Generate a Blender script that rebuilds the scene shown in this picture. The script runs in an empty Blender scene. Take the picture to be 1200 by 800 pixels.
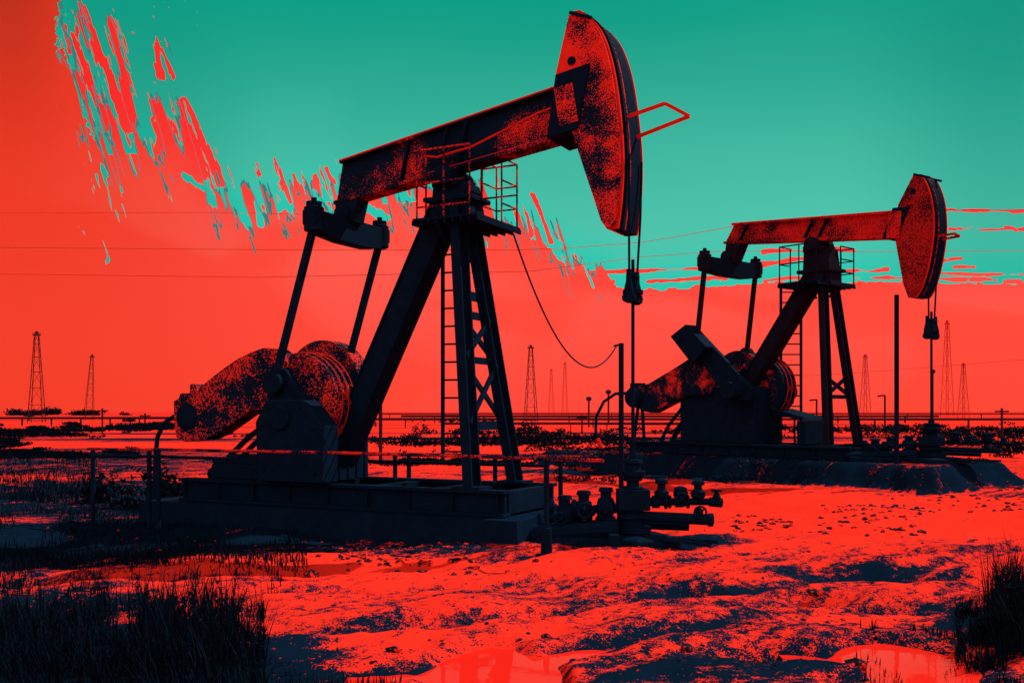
import bpy, bmesh, math, random
from mathutils import Vector, Matrix, noise
R = math.radians
random.seed(7)
SC = bpy.context.scene
COL = SC.collection

# ------------------------------------------------------------------ camera
cam_d = bpy.data.cameras.new('camera')
cam_d.lens = 35; cam_d.sensor_width = 36; cam_d.sensor_fit = 'HORIZONTAL'
cam_d.shift_y = 82 / 1200
cam_d.clip_end = 9000; cam_d.clip_start = 0.1
cam = bpy.data.objects.new('camera', cam_d); COL.objects.link(cam)
cam.location = (0, 0, 1.7); cam.rotation_euler = (R(90), 0, 0)
SC.camera = cam
SC.view_settings.view_transform = 'Standard'
SC.view_settings.look = 'None'
SC.view_settings.exposure = 0.0
SC.view_settings.gamma = 1.0
SC.view_settings.use_curve_mapping = False

# ------------------------------------------------------------------ sun
SUN_EL, SUN_AZ = 47.0, 62.0          # azimuth measured from +Y (view axis) towards +X
sd = bpy.data.lights.new('sun', 'SUN'); sd.energy = 3.7; sd.angle = R(0.5); sd.color = (1.0, 0.93, 0.85)
sun = bpy.data.objects.new('sun', sd); COL.objects.link(sun)
sv = Vector((math.sin(R(SUN_AZ)) * math.cos(R(SUN_EL)), math.cos(R(SUN_AZ)) * math.cos(R(SUN_EL)), math.sin(R(SUN_EL))))
sun.rotation_euler = sv.to_track_quat('Z', 'Y').to_euler()
sun.location = sv * 60

# ------------------------------------------------------------------ node helpers
class NT:
    def __init__(s, tree): s.t = tree; s.n = tree.nodes; s.l = tree.links
    def new(s, typ, **kw):
        n = s.n.new(typ)
        for k, v in kw.items(): setattr(n, k, v)
        return n
    def put(s, sock, val):
        if hasattr(val, 'is_output') or isinstance(val, bpy.types.NodeSocket): s.l.new(val, sock)
        else: sock.default_value = val
    def m(s, op, a, b=None, c=None, clamp=False):
        n = s.new('ShaderNodeMath', operation=op, use_clamp=clamp)
        s.put(n.inputs[0], a)
        if b is not None: s.put(n.inputs[1], b)
        if c is not None: s.put(n.inputs[2], c)
        return n.outputs[0]
    def v(s, op, a, b=None, scale=None):
        n = s.new('ShaderNodeVectorMath', operation=op)
        s.put(n.inputs[0], a)
        if b is not None: s.put(n.inputs[1], b)
        if scale is not None: s.put(n.inputs['Scale'], scale)
        return n.outputs['Value'] if op in ('DOT_PRODUCT', 'LENGTH', 'DISTANCE') else n.outputs[0]
    def ramp01(s, x, lo, hi, a=0.0, b=1.0, smooth=True):
        n = s.new('ShaderNodeMapRange'); n.interpolation_type = 'SMOOTHSTEP' if smooth else 'LINEAR'
        s.put(n.inputs[0], x); s.put(n.inputs[1], lo); s.put(n.inputs[2], hi); s.put(n.inputs[3], a); s.put(n.inputs[4], b)
        return n.outputs[0]
    def mix(s, f, a, b):
        n = s.new('ShaderNodeMix', data_type='RGBA')
        s.put(n.inputs[0], f)
        s.put(n.inputs[6], a if not isinstance(a, tuple) else (*a[:3], 1)); s.put(n.inputs[7], b if not isinstance(b, tuple) else (*b[:3], 1))
        return n.outputs[2]
    def noise(s, vec, scale, detail=2, rough=0.5, dist=0.0):
        n = s.new('ShaderNodeTexNoise'); s.put(n.inputs['Vector'], vec)
        n.inputs['Scale'].default_value = scale; n.inputs['Detail'].default_value = detail
        n.inputs['Roughness'].default_value = rough; n.inputs['Distortion'].default_value = dist
        return n.outputs['Fac']
    def sep(s, vec):
        n = s.new('ShaderNodeSeparateXYZ'); s.put(n.inputs[0], vec); return n.outputs
    def comb(s, x, y, z=0.0):
        n = s.new('ShaderNodeCombineXYZ'); s.put(n.inputs[0], x); s.put(n.inputs[1], y); s.put(n.inputs[2], z); return n.outputs[0]
    def curve(s, x, pts):
        n = s.new('ShaderNodeFloatCurve'); s.put(n.inputs['Value'], x)
        c = n.mapping.curves[0]
        c.points[0].location = pts[0]; c.points[1].location = pts[-1]
        for p in pts[1:-1]: c.points.new(*p)
        for p in c.points: p.handle_type = 'VECTOR'
        n.mapping.update(); return n.outputs[0]

def lin(r, g, b):
    f = lambda c: (c / 255 / 12.92) if c <= 10 else ((c / 255 + 0.055) / 1.055) ** 2.4
    return (f(r), f(g), f(b))

# ------------------------------------------------------------------ sky (procedural world)
F = 1200 * 35 / 36
def skyp(u, v):                              # direction of a sky mark as (azimuth, tangent of elevation)
    x, z = (u - 600) / F, (482 - v) / F
    return math.atan(x), z / math.sqrt(1 + x * x)
world = bpy.data.worlds.new('World'); SC.world = world; world.use_nodes = True
w = NT(world.node_tree); w.n.clear()
tc = w.new('ShaderNodeTexCoord')
dx, dy, dz = w.sep(tc.outputs['Generated'])
az = w.m('ARCTAN2', dx, dy)
hd = w.m('SQRT', w.m('ADD', w.m('MULTIPLY', dx, dx), w.m('MULTIPLY', dy, dy)))
te = w.m('DIVIDE', dz, w.m('MAXIMUM', hd, 0.02))
P = w.comb(az, te)
A0, A1 = -0.56, 0.56
fa = lambda u: (math.atan((u - 600) / F) - A0) / (A1 - A0)
a01 = w.m('DIVIDE', w.m('SUBTRACT', az, A0), A1 - A0, clamp=True)
# the height of the red band (tan elevation / 2) along the azimuth
bpts = [(0, 1.0), (fa(58), 1.0)] + [(fa(u), skyp(u, v)[1] / 2) for u, v in
        ((64, 120), (72, 40), (84, 95), (104, 150), (118, 182), (160, 180), (186, 186), (215, 200), (240, 238), (300, 262), (345, 240), (390, 236), (440, 240), (500, 236),
         (560, 248), (600, 268), (640, 286), (668, 316), (690, 322), (716, 326), (726, 340), (760, 342), (840, 336), (900, 332), (1050, 331), (1199, 334))] + [(1, skyp(1260, 336)[1] / 2)]
jit = w.m('MULTIPLY', w.m('SUBTRACT', w.noise(P, 60, 3, .7), .5), .028)
bnd = w.m('MULTIPLY', w.curve(w.m('ADD', a01, jit), bpts), 2.0)
rpts = [(0, 0), (fa(62), 0), (fa(70), .30), (fa(150), .25), (fa(165), .02), (fa(178), .13), (fa(262), .11), (fa(280), .05), (fa(400), .06), (fa(590), .065), (fa(660), .035), (fa(700), .015), (fa(740), .004), (1, .003)]
reach = w.curve(a01, rpts)
# streaks run down to the right, like strokes of a dry brush
th = math.atan2(-90, 27)
ca, sa = math.cos(th), math.sin(th)
al = w.m('ADD', w.m('MULTIPLY', az, ca), w.m('MULTIPLY', te, sa))
ac = w.m('ADD', w.m('MULTIPLY', az, -sa), w.m('MULTIPLY', te, ca))
stv = w.comb(w.m('MULTIPLY', al, 9.0), w.m('MULTIPLY', ac, 85.0), 3.7)
st = w.noise(stv, 1.0, 3, .55, 0.15)
stb = w.noise(w.comb(w.m('MULTIPLY', al, 26.0), w.m('MULTIPLY', ac, 130.0), 9.1), 1.0, 2, .6, 0.4)
dab = w.m('SUBTRACT', te, bnd)
rel = w.m('DIVIDE', dab, w.m('MAXIMUM', reach, 0.001))
thr = w.m('ADD', w.ramp01(rel, -0.35, 1.0, 0.37, 0.70, smooth=False), w.ramp01(az, -.355, -.365, 0.0, .07))
stc = w.noise(w.comb(w.m('MULTIPLY', al, 24.0), w.m('MULTIPLY', ac, 210.0), 5.5), 1.0, 3, .65, .3)
fleck = w.m('GREATER_THAN', stc, w.ramp01(w.m('ABSOLUTE', w.m('SUBTRACT', rel, .25)), 0.0, .8, .56, .76, smooth=False))
streak = w.m('MAXIMUM', w.m('GREATER_THAN', st, thr), w.m('MULTIPLY', fleck, w.m('GREATER_THAN', reach, .012)))
inzone = w.m('LESS_THAN', rel, 1.0)
below = w.m('LESS_THAN', dab, 0.0)
teal_in = w.m('MULTIPLY', w.m('GREATER_THAN', stb, w.ramp01(w.m('DIVIDE', w.m('MULTIPLY', dab, -1.0), w.m('MAXIMUM', reach, .001)), 0.0, 0.95, 0.55, 0.86, smooth=False)), w.m('GREATER_THAN', reach, 0.01))
red = w.m('MAXIMUM', w.m('MULTIPLY', streak, inzone), w.m('MULTIPLY', below, w.m('SUBTRACT', 1.0, teal_in)))
def capsule(u0, v0, u1, v1, w0, w1):
    a, b = skyp(u0, v0), skyp(u1, v1)
    d = (b[0] - a[0], b[1] - a[1], 0); L2 = d[0] ** 2 + d[1] ** 2
    pa = w.v('SUBTRACT', P, (a[0], a[1], 0))
    h = w.m('MULTIPLY', w.v('DOT_PRODUCT', pa, d), 1 / L2, clamp=True)
    vm = w.new('ShaderNodeVectorMath', operation='SCALE'); vm.inputs[0].default_value = d; w.l.new(h, vm.inputs['Scale'])
    dist = w.v('LENGTH', w.v('SUBTRACT', pa, vm.outputs[0]))
    return w.m('SUBTRACT', w.m('ADD', w.m('MULTIPLY', h, (w1 - w0) / F), w0 / F), dist)
wob = w.m('MULTIPLY', w.m('SUBTRACT', w.noise(w.comb(w.m('MULTIPLY', al, 38.0), w.m('MULTIPLY', ac, 230.0)), 1.0, 3, .65), 0.5), 0.011)
wobh = w.m('MULTIPLY', w.m('SUBTRACT', w.noise(w.comb(w.m('MULTIPLY', az, 34.0), w.m('MULTIPLY', te, 160.0)), 1.0, 3, .6), 0.47), 0.010)
for (s, sign) in (((1096, 246, 1200, 247, 1.2, 1.2), 1), ((1150, 269, 1200, 268, .8, 1), 1), ((980, 318, 1040, 317, 1, 1.4), 1), ((1100, 320, 1200, 322, .8, 1.2), 1), ((640, 316, 730, 319, 1, 1.6), 1), ((183, 44, 188, 88, 1.2, 6), 1), ((189, 58, 203, 90, 1, 2.5), 1), ((182, 115, 194, 190, 1.5, 10), 1), ((211, 119, 239, 206, 3, 5), 1), ((216, 115, 258, 214, 2, 6), 1),
                  ((625, 228, 647, 284, 2.2, 2), 1), ((604, 250, 612, 276, 2.5, 4), 1), ((617, 250, 624, 276, 2, 3), 1), ((322, 186, 338, 236, 1, 3.5), 1), ((300, 192, 304, 205, 1, 3), 1), ((345, 205, 352, 232, 2, 7), 1), ((368, 207, 374, 228, 3, 5), 1), ((382, 198, 390, 214, 2, 3), 1),
                  ((96, 6, 150, 150, 3, 6), 1), ((84, 40, 128, 150, 2, 5), 1), ((74, 30, 82, 62, 3, 2), 1),
                  ((365, 222, 398, 262, 3, 3.5), -1), ((420, 238, 452, 255, 5, 5), -1), ((682, 306, 696, 336, 1.5, 1.5), -1), ((214, 205, 240, 222, 3, 3), -1), ((300, 225, 306, 262, 3, 4), -1), ((330, 228, 338, 246, 4, 3), -1),
                  ((700, 318, 850, 314, 1.6, 1.2), 1), ((758, 329, 850, 326, 1.2, 2.6), 1), ((895, 295, 1000, 292, 2, 1.6), 1), ((893, 310, 945, 302, 3, 1.5), 1), ((1000, 325, 1130, 327, .8, 1.6), 1), ((1140, 328, 1168, 328, 1.6, 1.4), 1), ((1178, 330, 1196, 330, 2, 2), 1),
                  ((1113, 268, 1150, 268, 1.4, 1.6), 1), ((1178, 268, 1190, 269, 1.5, 1.5), 1), ((1118, 312, 1142, 312, 1, 1.6), 1), ((1106, 306, 1126, 303, .6, .6), 1), ((896, 328, 960, 324, 1, 1), 1)):
    e = w.m('GREATER_THAN', w.m('ADD', capsule(*s), wob if abs(s[3] - s[1]) > 12 else wobh), 0.0)
    red = w.m('MAXIMUM', red, e) if sign > 0 else w.m('MULTIPLY', red, w.m('SUBTRACT', 1.0, e))
# specks of red thrown into the teal above the band, left of the head
spk = w.m('MULTIPLY', w.m('GREATER_THAN', w.noise(P, 210, 1), 0.74), w.m('MULTIPLY', w.ramp01(az, -0.40, -0.36), w.ramp01(az, -0.30, -0.33)))
red = w.m('MAXIMUM', red, w.m('MULTIPLY', spk, w.m('GREATER_THAN', te, .2)))
# away from the view the red of the low left sky is carried round the back as added fill light, the teal overhead closes it
wrap = w.m('MAXIMUM', w.m('MULTIPLY', w.m('LESS_THAN', az, A0), w.m('LESS_THAN', te, 2.2)), w.m('MULTIPLY', w.m('GREATER_THAN', az, A1), w.m('LESS_THAN', te, w.ramp01(az, 1.2, 2.0, .13, 2.2))))
infr = w.m('MULTIPLY', w.m('GREATER_THAN', az, A0), w.m('LESS_THAN', az, A1))
red = w.m('MAXIMUM', w.m('MULTIPLY', red, infr), wrap)
cl1 = w.noise(w.comb(w.m('MULTIPLY', az, 3.5), w.m('MULTIPLY', te, 7.0)), 1.0, 2, .45, .6)
# red tones: orange and duller to the upper left, pinker low in the middle
rc = w.mix(w.ramp01(te, 0.0, 0.20), lin(255, 70, 55), lin(255, 90, 76))
rc = w.mix(w.m('MULTIPLY', w.ramp01(cl1, .46, .53), .75), rc, lin(255, 66, 48))
lf = w.m('MULTIPLY', w.ramp01(az, -0.14, -0.48), 1.0)
rc = w.mix(w.m('MULTIPLY', lf, w.ramp01(te, -.05, .32, .55, 1.0)), rc, lin(236, 52, 22))
rc = w.mix(w.m('MULTIPLY', w.ramp01(az, -0.38, -0.47), w.ramp01(te, .18, .42)), rc, lin(186, 44, 20))
inner = w.m('MULTIPLY', w.ramp01(dab, -.03, 0.05), infr)
rc = w.mix(w.m('MULTIPLY', inner, .75), rc, lin(252, 28, 30))
rc = w.mix(w.m('MAXIMUM', w.ramp01(az, 1.3, 2.2), w.ramp01(az, -1.2, -2.0)), rc, (.80, .58, .56))  # unseen sky behind the camera, paled to add fill on the near faces
tcol = w.mix(w.ramp01(w.m('ADD', te, w.m('MULTIPLY', cl1, .06)), 0.16, 0.46), lin(78, 196, 172), lin(4, 156, 132))
tcol = w.mix(w.m('MULTIPLY', w.ramp01(dab, 0.055, 0.0), .75), tcol, lin(2, 200, 176))
tcol = w.mix(w.m('MULTIPLY', w.ramp01(az, -0.22, -0.36), .55), tcol, lin(2, 150, 126))
tcol = w.mix(w.m('MULTIPLY', w.ramp01(az, .30, .47), w.ramp01(te, .1, .42, .3, .8)), tcol, lin(4, 146, 124))
tcol = w.mix(w.ramp01(te, .42, 1.6), tcol, lin(2, 96, 88))
edge = w.m('MULTIPLY', w.m('LESS_THAN', w.m('ABSOLUTE', w.m('SUBTRACT', st, thr)), .014), w.m('MULTIPLY', inzone, w.m('MULTIPLY', w.m('GREATER_THAN', reach, .012), infr)))
skyc = w.mix(red, tcol, rc)
skyc = w.mix(w.m('MULTIPLY', edge, w.m('GREATER_THAN', dab, -.03)), skyc, lin(60, 120, 120))
ny = w.new('ShaderNodeTexSky', sky_type='NISHITA'); ny.sun_disc = False; ny.sun_elevation = R(SUN_EL); ny.sun_rotation = R(SUN_AZ)
bg1 = w.new('ShaderNodeBackground'); w.l.new(skyc, bg1.inputs[0]); bg1.inputs[1].default_value = 1.03
bg2 = w.new('ShaderNodeBackground'); w.l.new(ny.outputs[0], bg2.inputs[0]); bg2.inputs[1].default_value = 0.05
mxs = w.new('ShaderNodeMixShader'); mxs.inputs[0].default_value = 0.03
w.l.new(bg1.outputs[0], mxs.inputs[1]); w.l.new(bg2.outputs[0], mxs.inputs[2])
wo = w.new('ShaderNodeOutputWorld'); w.l.new(mxs.outputs[0], wo.inputs[0])

# ------------------------------------------------------------------ materials
NAVY = (0.0026, 0.0118, 0.030)
NAVY2 = (0.0022, 0.0085, 0.020)
RED = (0.90, 0.040, 0.024)
def base_mat(name, rough=.6, spec=.05):
    m = bpy.data.materials.new(name); m.use_nodes = True
    t = NT(m.node_tree); b = t.n['Principled BSDF']
    b.inputs['Roughness'].default_value = rough; b.inputs['Specular IOR Level'].default_value = spec
    return m, t, b
def steel(name, rust=0.0, big=1.6, fine=70.0, cola=NAVY, colr=RED, grain=.16, zlo=None, edge=False):
    m, t, b = base_mat(name, .7, 0.008)
    o = t.new('ShaderNodeTexCoord').outputs['Object']
    tone = t.noise(o, 5.0, 4, .6)
    c = t.mix(tone, tuple(x * .55 for x in cola), tuple(x * 1.6 for x in cola))
    if rust:
        n1 = t.noise(o, big, 4, .62, .3); n2 = t.noise(o, fine, 2, .7)
        s = t.m('ADD', n1, t.m('MULTIPLY', t.m('SUBTRACT', n2, .5), grain * 6))
        if zlo:                                      # rust gathers towards the lower flange of the rising beam
            ox, oy, oz = t.sep(o); hh = t.m('SUBTRACT', oz, t.m('ADD', t.m('MULTIPLY', ox, .146), 5.39))
            s = t.m('SUBTRACT', s, t.ramp01(hh, .22, .58, -.02, .17))
            s = t.m('SUBTRACT', s, t.m('MULTIPLY', t.ramp01(t.m('ABSOLUTE', t.m('ADD', ox, 2.5)), .75, .45), .10))
        if edge:                                     # rust lies along the curved front edge and over the top of the head
            ox, oy, oz = t.sep(o); zz = t.m('SUBTRACT', oz, 4.75)
            d = t.m('SUBTRACT', t.m('SUBTRACT', t.m('MULTIPLY', ox, -1.0), .05), t.m('MULTIPLY', t.m('MULTIPLY', zz, zz), .09))
            s = t.m('ADD', s, t.ramp01(d, .06, .30, .10, -.035)); s = t.m('ADD', s, t.ramp01(oz, 5.6, 6.3, -.03, .05)); s = t.m('ADD', s, t.m('MULTIPLY', t.ramp01(d, .42, .5), t.ramp01(oz, 5.8, 6.0, 0.0, .2)))
        mask = t.ramp01(s, .60 - rust * .2 - .015, .60 - rust * .2 + .015)
        c = t.mix(mask, c, t.mix(t.noise(o, 9, 2), tuple(x * .75 for x in colr), colr))
        t.l.new(t.ramp01(mask, 0, 1, .5, .85), b.inputs['Roughness'])
    t.l.new(c, b.inputs['Base Color'])
    bp = t.new('ShaderNodeBump'); bp.inputs['Strength'].default_value = .25; bp.inputs['Distance'].default_value = .01
    t.l.new(t.noise(o, 40, 3), bp.inputs['Height']); t.l.new(bp.outputs[0], b.inputs['Normal'])
    return m
M = {}
M['steel'] = steel('navy_steel')
M['steel_speck'] = steel('navy_steel_specked', .0, 2.5, 60)
M['rail'] = steel('rust_flecked_rail', .26, 3.5, 60)
M['beam'] = steel('rust_specked_beam', .30, 1.1, 55, grain=.13, zlo=True)
M['head'] = steel('rusty_head', .42, 1.9, 60, grain=.17, edge=True)
M['patch'] = steel('rusty_patch', .62, 1.9, 60, grain=.17)
M['guard'] = steel('rust_specked_guard', .04, 2.8, 36, grain=.22)
M['red_edge'] = steel('plain_red_edge', 0, cola=(.62, .022, .014))  # one even red for edge strips, conduit and small fittings
M['strut2'] = steel('reddish_navy_steel', 0, 1.2, 30, cola=(.008, .009, .020), colr=(.20, .018, .02), grain=.22)
M['guard2'] = steel('lightly_rusted_cover', -.03, 2.0, 40, grain=.12)
M['red_beam'] = steel('faded_red_paint', .62, 1.0, 34, cola=(.016, .008, .014), colr=(.66, .024, .022), grain=.20)
M['red_head'] = steel('dull_red_paint', .52, 1.0, 30, cola=(.03, .008, .012), colr=(.42, .02, .018), grain=.20)
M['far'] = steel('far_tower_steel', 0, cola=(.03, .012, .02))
M['dim'] = steel('dim_tower_steel', 0, cola=(.36, .028, .03))  # part of the distance haze is mixed into this base colour
M['haze'] = steel('hazed_tower_steel', 0, cola=(.55, .03, .03))  # distance haze painted into the steel colour
M['wire'] = steel('weathered_wire', 0, cola=(.55, .06, .04))
M['concrete'] = steel('stained_concrete', .0, 1.5, 30)
M['earth'] = steel('dark_pad_earth', .0, .8, 22, cola=(.004, .010, .020), grain=.14)
M['leaf'] = steel('dark_leaf', 0, cola=(.0024, .0075, .016))
M['leafred'] = steel('dry_leaf', .3, 3, 30, cola=(.006, .010, .016), colr=(.5, .03, .02))
M['stone'] = steel('dark_stone', .1, 3, 30, cola=(.006, .010, .02))

def ground_mat():
    m, t, b = base_mat('red_oilfield_sand', .95, 0.0)
    g = t.new('ShaderNodeNewGeometry').outputs['Position']
    at = t.new('ShaderNodeAttribute'); at.attribute_name = 'soil_shade'
    px, py, pz = t.sep(g)
    dist = t.v('LENGTH', t.comb(px, py))
    # streaks follow the wheel tracks, which run from the near left to the far right
    alng = t.m('ADD', t.m('MULTIPLY', px, .77), t.m('MULTIPLY', py, .64)); acr = t.m('ADD', t.m('MULTIPLY', px, -.64), t.m('MULTIPLY', py, .77))
    n1 = t.noise(t.comb(t.m('MULTIPLY', alng, .35), acr), .75, 4, .6, .4)
    n2 = t.noise(t.comb(t.m('MULTIPLY', alng, .30), acr), 4.2, 4, .62, .3)
    n4 = t.noise(g, 11, 3, .6, .2)
    gr = t.noise(g, 70, 2, .7)
    n3 = t.noise(t.comb(t.m('MULTIPLY', px, .012), t.m('MULTIPLY', py, .06)), 1.0, 6, .68)
    far = t.ramp01(dist, 22, 60)
    ctr = lambda n, k: t.m('MULTIPLY', t.m('SUBTRACT', n, .5), k)
    near = t.m('ADD', t.m('ADD', ctr(n1, .85), ctr(n2, 1.0)), t.m('ADD', ctr(n4, .75), ctr(gr, .95)))
    s = t.m('ADD', t.m('MULTIPLY', near, t.m('SUBTRACT', 1.0, far)), t.m('MULTIPLY', t.m('ADD', ctr(n3, 1.3), ctr(n4, .4)), far))
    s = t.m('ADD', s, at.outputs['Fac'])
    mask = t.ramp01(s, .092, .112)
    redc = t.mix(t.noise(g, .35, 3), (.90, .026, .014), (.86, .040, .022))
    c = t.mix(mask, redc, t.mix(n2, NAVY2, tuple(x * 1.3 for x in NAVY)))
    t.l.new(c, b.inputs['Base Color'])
    bp = t.new('ShaderNodeBump'); bp.inputs['Strength'].default_value = .9; bp.inputs['Distance'].default_value = .035
    t.l.new(t.m('ADD', n2, t.m('MULTIPLY', gr, .25)), bp.inputs['Height']); t.l.new(bp.outputs[0], b.inputs['Normal'])
    return m
M['ground'] = ground_mat()
def water_mat():
    m, t, b = base_mat('muddy_red_water', .04, .5)
    b.inputs['Base Color'].default_value = (.80, .018, .010, 1); b.inputs['IOR'].default_value = 1.07
    g = t.new('ShaderNodeNewGeometry').outputs['Position']
    bp = t.new('ShaderNodeBump'); bp.inputs['Strength'].default_value = .06; bp.inputs['Distance'].default_value = .01
    t.l.new(t.noise(g, 6, 2), bp.inputs['Height']); t.l.new(bp.outputs[0], b.inputs['Normal'])
    return m
M['water'] = water_mat()

# ------------------------------------------------------------------ mesh helpers
class MB:
    def __init__(s): s.bm = bmesh.new()
    def poly(s, pts): return s.bm.faces.new([s.bm.verts.new(p) for p in pts])
    def hexa(s, p):                                   # 8 corners: bottom 4, top 4
        v = [s.bm.verts.new(q) for q in p]
        for f in ((3, 2, 1, 0), (4, 5, 6, 7), (0, 1, 5, 4), (1, 2, 6, 5), (2, 3, 7, 6), (3, 0, 4, 7)): s.bm.faces.new([v[i] for i in f])
        return s
    def box(s, x0, x1, y0, y1, z0, z1):
        return s.hexa([(x0, y0, z0), (x1, y0, z0), (x1, y1, z0), (x0, y1, z0), (x0, y0, z1), (x1, y0, z1), (x1, y1, z1), (x0, y1, z1)])
    def bar(s, a, b, wa, ha, wb=None, hb=None, up=(0, 1, 0)):   # box section between two points; width along 'up', height across
        a, b = Vector(a), Vector(b); wb = wa if wb is None else wb; hb = ha if hb is None else hb
        d = (b - a).normalized(); u = Vector(up); u = (u - d * u.dot(d))
        if u.length < 1e-4: u = Vector((1, 0, 0)); u = u - d * u.dot(d)
        u.normalize(); n = d.cross(u)
        q = []
        for c, ww, hh in ((a, wa, ha), (b, wb, hb)):
            q += [c - u * ww / 2 - n * hh / 2, c + u * ww / 2 - n * hh / 2, c + u * ww / 2 + n * hh / 2, c - u * ww / 2 + n * hh / 2]
        return s.hexa(q)
    def prism(s, xz, y0, y1):
        n = len(xz)
        a = [s.bm.verts.new((x, y0, z)) for x, z in xz]; b = [s.bm.verts.new((x, y1, z)) for x, z in xz]
        s.bm.faces.new(a); s.bm.faces.new(list(reversed(b)))
        for i in range(n): s.bm.faces.new([a[i], b[i], b[(i + 1) % n], a[(i + 1) % n]])
        return s
    def tube(s, pts, r, n=8, r1=None):
        pts = [Vector(p) for p in pts]; rings = []
        r1 = r if r1 is None else r1
        for i, p in enumerate(pts):
            d = (pts[min(i + 1, len(pts) - 1)] - pts[max(i - 1, 0)]).normalized()
            u = d.orthogonal().normalized() if i == 0 else (u - d * u.dot(d)).normalized()
            vv = d.cross(u); rr = r + (r1 - r) * i / max(1, len(pts) - 1)
            rings.append([s.bm.verts.new(p + (u * math.cos(k * 2 * math.pi / n) + vv * math.sin(k * 2 * math.pi / n)) * rr) for k in range(n)])
        for A, B in zip(rings, rings[1:]):
            for k in range(n): s.bm.faces.new([A[k], A[(k + 1) % n], B[(k + 1) % n], B[k]])
        s.bm.faces.new(list(reversed(rings[0]))); s.bm.faces.new(rings[-1])
        return s
    def lathe(s, c, axis, prof, n=20):                # prof: (distance along the axis, radius)
        c, ax = Vector(c), Vector(axis).normalized(); u = ax.orthogonal().normalized(); vv = ax.cross(u); rings = []
        for h, r in prof:
            rings.append([s.bm.verts.new(c + ax * h + (u * math.cos(k * 2 * math.pi / n) + vv * math.sin(k * 2 * math.pi / n)) * max(r, .0005)) for k in range(n)])
        for A, B in zip(rings, rings[1:]):
            for k in range(n): s.bm.faces.new([A[k], A[(k + 1) % n], B[(k + 1) % n], B[k]])
        s.bm.faces.new(list(reversed(rings[0]))); s.bm.faces.new(rings[-1])
        return s
    def ring(s, c, axis, R_, r, n=20, seg=6):
        c, ax = Vector(c), Vector(axis).normalized(); u = ax.orthogonal().normalized(); vv = ax.cross(u)
        rings = []
        for k in range(n):
            d = u * math.cos(k * 2 * math.pi / n) + vv * math.sin(k * 2 * math.pi / n)
            rings.append([s.bm.verts.new(c + d * (R_ + r * math.cos(j * 2 * math.pi / seg)) + ax * r * math.sin(j * 2 * math.pi / seg)) for j in range(seg)])
        for k in range(n):
            A, B = rings[k], rings[(k + 1) % n]
            for j in range(seg): s.bm.faces.new([A[j], A[(j + 1) % seg], B[(j + 1) % seg], B[j]])
        return s
    def build(s, name, mat, parent=None, bevel=0.0):
        bmesh.ops.recalc_face_normals(s.bm, faces=s.bm.faces)
        me = bpy.data.meshes.new(name); s.bm.to_mesh(me); s.bm.free()
        me.materials.append(M[mat] if isinstance(mat, str) else mat)
        o = bpy.data.objects.new(name, me); COL.objects.link(o)
        if parent: o.parent = parent
        if bevel:
            b = o.modifiers.new('bevel', 'BEVEL'); b.width = bevel; b.segments = 2; b.limit_method = 'ANGLE'
        return o
def tag(o, label=None, cat=None, group=None, kind=None):
    for k, v in (('label', label), ('category', cat), ('group', group), ('kind', kind)):
        if v: o[k] = v
    return o
def thing(name, loc, rz, label, cat, group=None):
    o = bpy.data.objects.new(name, None); COL.objects.link(o)
    o.location = loc; o.rotation_euler = (0, 0, rz); o.empty_display_size = .3
    return tag(o, label, cat, group)
def arc(cx, cz, r, a0, a1, n=12):
    return [(cx + r * math.cos(R(a0 + (a1 - a0) * i / n)), cz + r * math.sin(R(a0 + (a1 - a0) * i / n))) for i in range(n + 1)]

# ------------------------------------------------------------------ ground
def sstep(a, b, x):
    t = max(0.0, min(1.0, (x - a) / (b - a))); return t * t * (3 - 2 * t)
def ell(x, y, cx, cy, rx, ry, rot=0.0):
    c, s = math.cos(R(rot)), math.sin(R(rot)); u, v = x - cx, y - cy
    return ((u * c + v * s) / rx) ** 2 + ((-u * s + v * c) / ry) ** 2
def at(u, v, z=0.0):                                  # a point of the plane at height z, used to lay the plan out
    Y = (1.7 - z) * F / (v - 482); return ((u - 600) / F * Y, Y)
PUDDLES = [(-0.12, 6.5, 0.42, .85, 0), (2.75, 6.9, .40, .7, 0), (2.45, 6.1, .45, .5, 0)]
HOLLOWS = [(*at(1000, 664), 1.0, .36, 12), (*at(1052, 668), .6, .3, 15), (*at(955, 690), .45, .25, 0), (*at(1000, 702), 1.2, .35, 5), (*at(1130, 668), .9, .35, 12), (*at(840, 690), .5, .16, 5), (*at(760, 682), .8, .12, 10),
           (*at(1035, 648), .8, .2, 8), (*at(905, 760), .5, .2, 5), (*at(1150, 700), .8, .3, 10)]
def tracks(x, y):                                     # wheel ruts curving from the lower left to the right
    h = 0.0
    for c0 in (0.0, 1.75, 4.1, 5.7):
        yc = 6.9 + c0 * .8 + (.70 * x - .012 * x * x if x > 0 else .35 * x)
        d = (y - yc) / .26
        if abs(d) < 3: h += -.075 * math.exp(-d * d) + .03 * math.exp(-((abs(d) - 1.35) ** 2) * 3)
    return h * sstep(2, 6, y) * sstep(24, 12, y)
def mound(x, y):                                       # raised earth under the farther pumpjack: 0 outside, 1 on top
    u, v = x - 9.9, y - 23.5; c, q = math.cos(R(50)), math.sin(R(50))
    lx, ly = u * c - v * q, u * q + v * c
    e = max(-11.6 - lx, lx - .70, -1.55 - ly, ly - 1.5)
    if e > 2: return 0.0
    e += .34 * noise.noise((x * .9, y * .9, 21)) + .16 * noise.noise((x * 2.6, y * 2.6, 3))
    return sstep(.72, .0, e)
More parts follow.
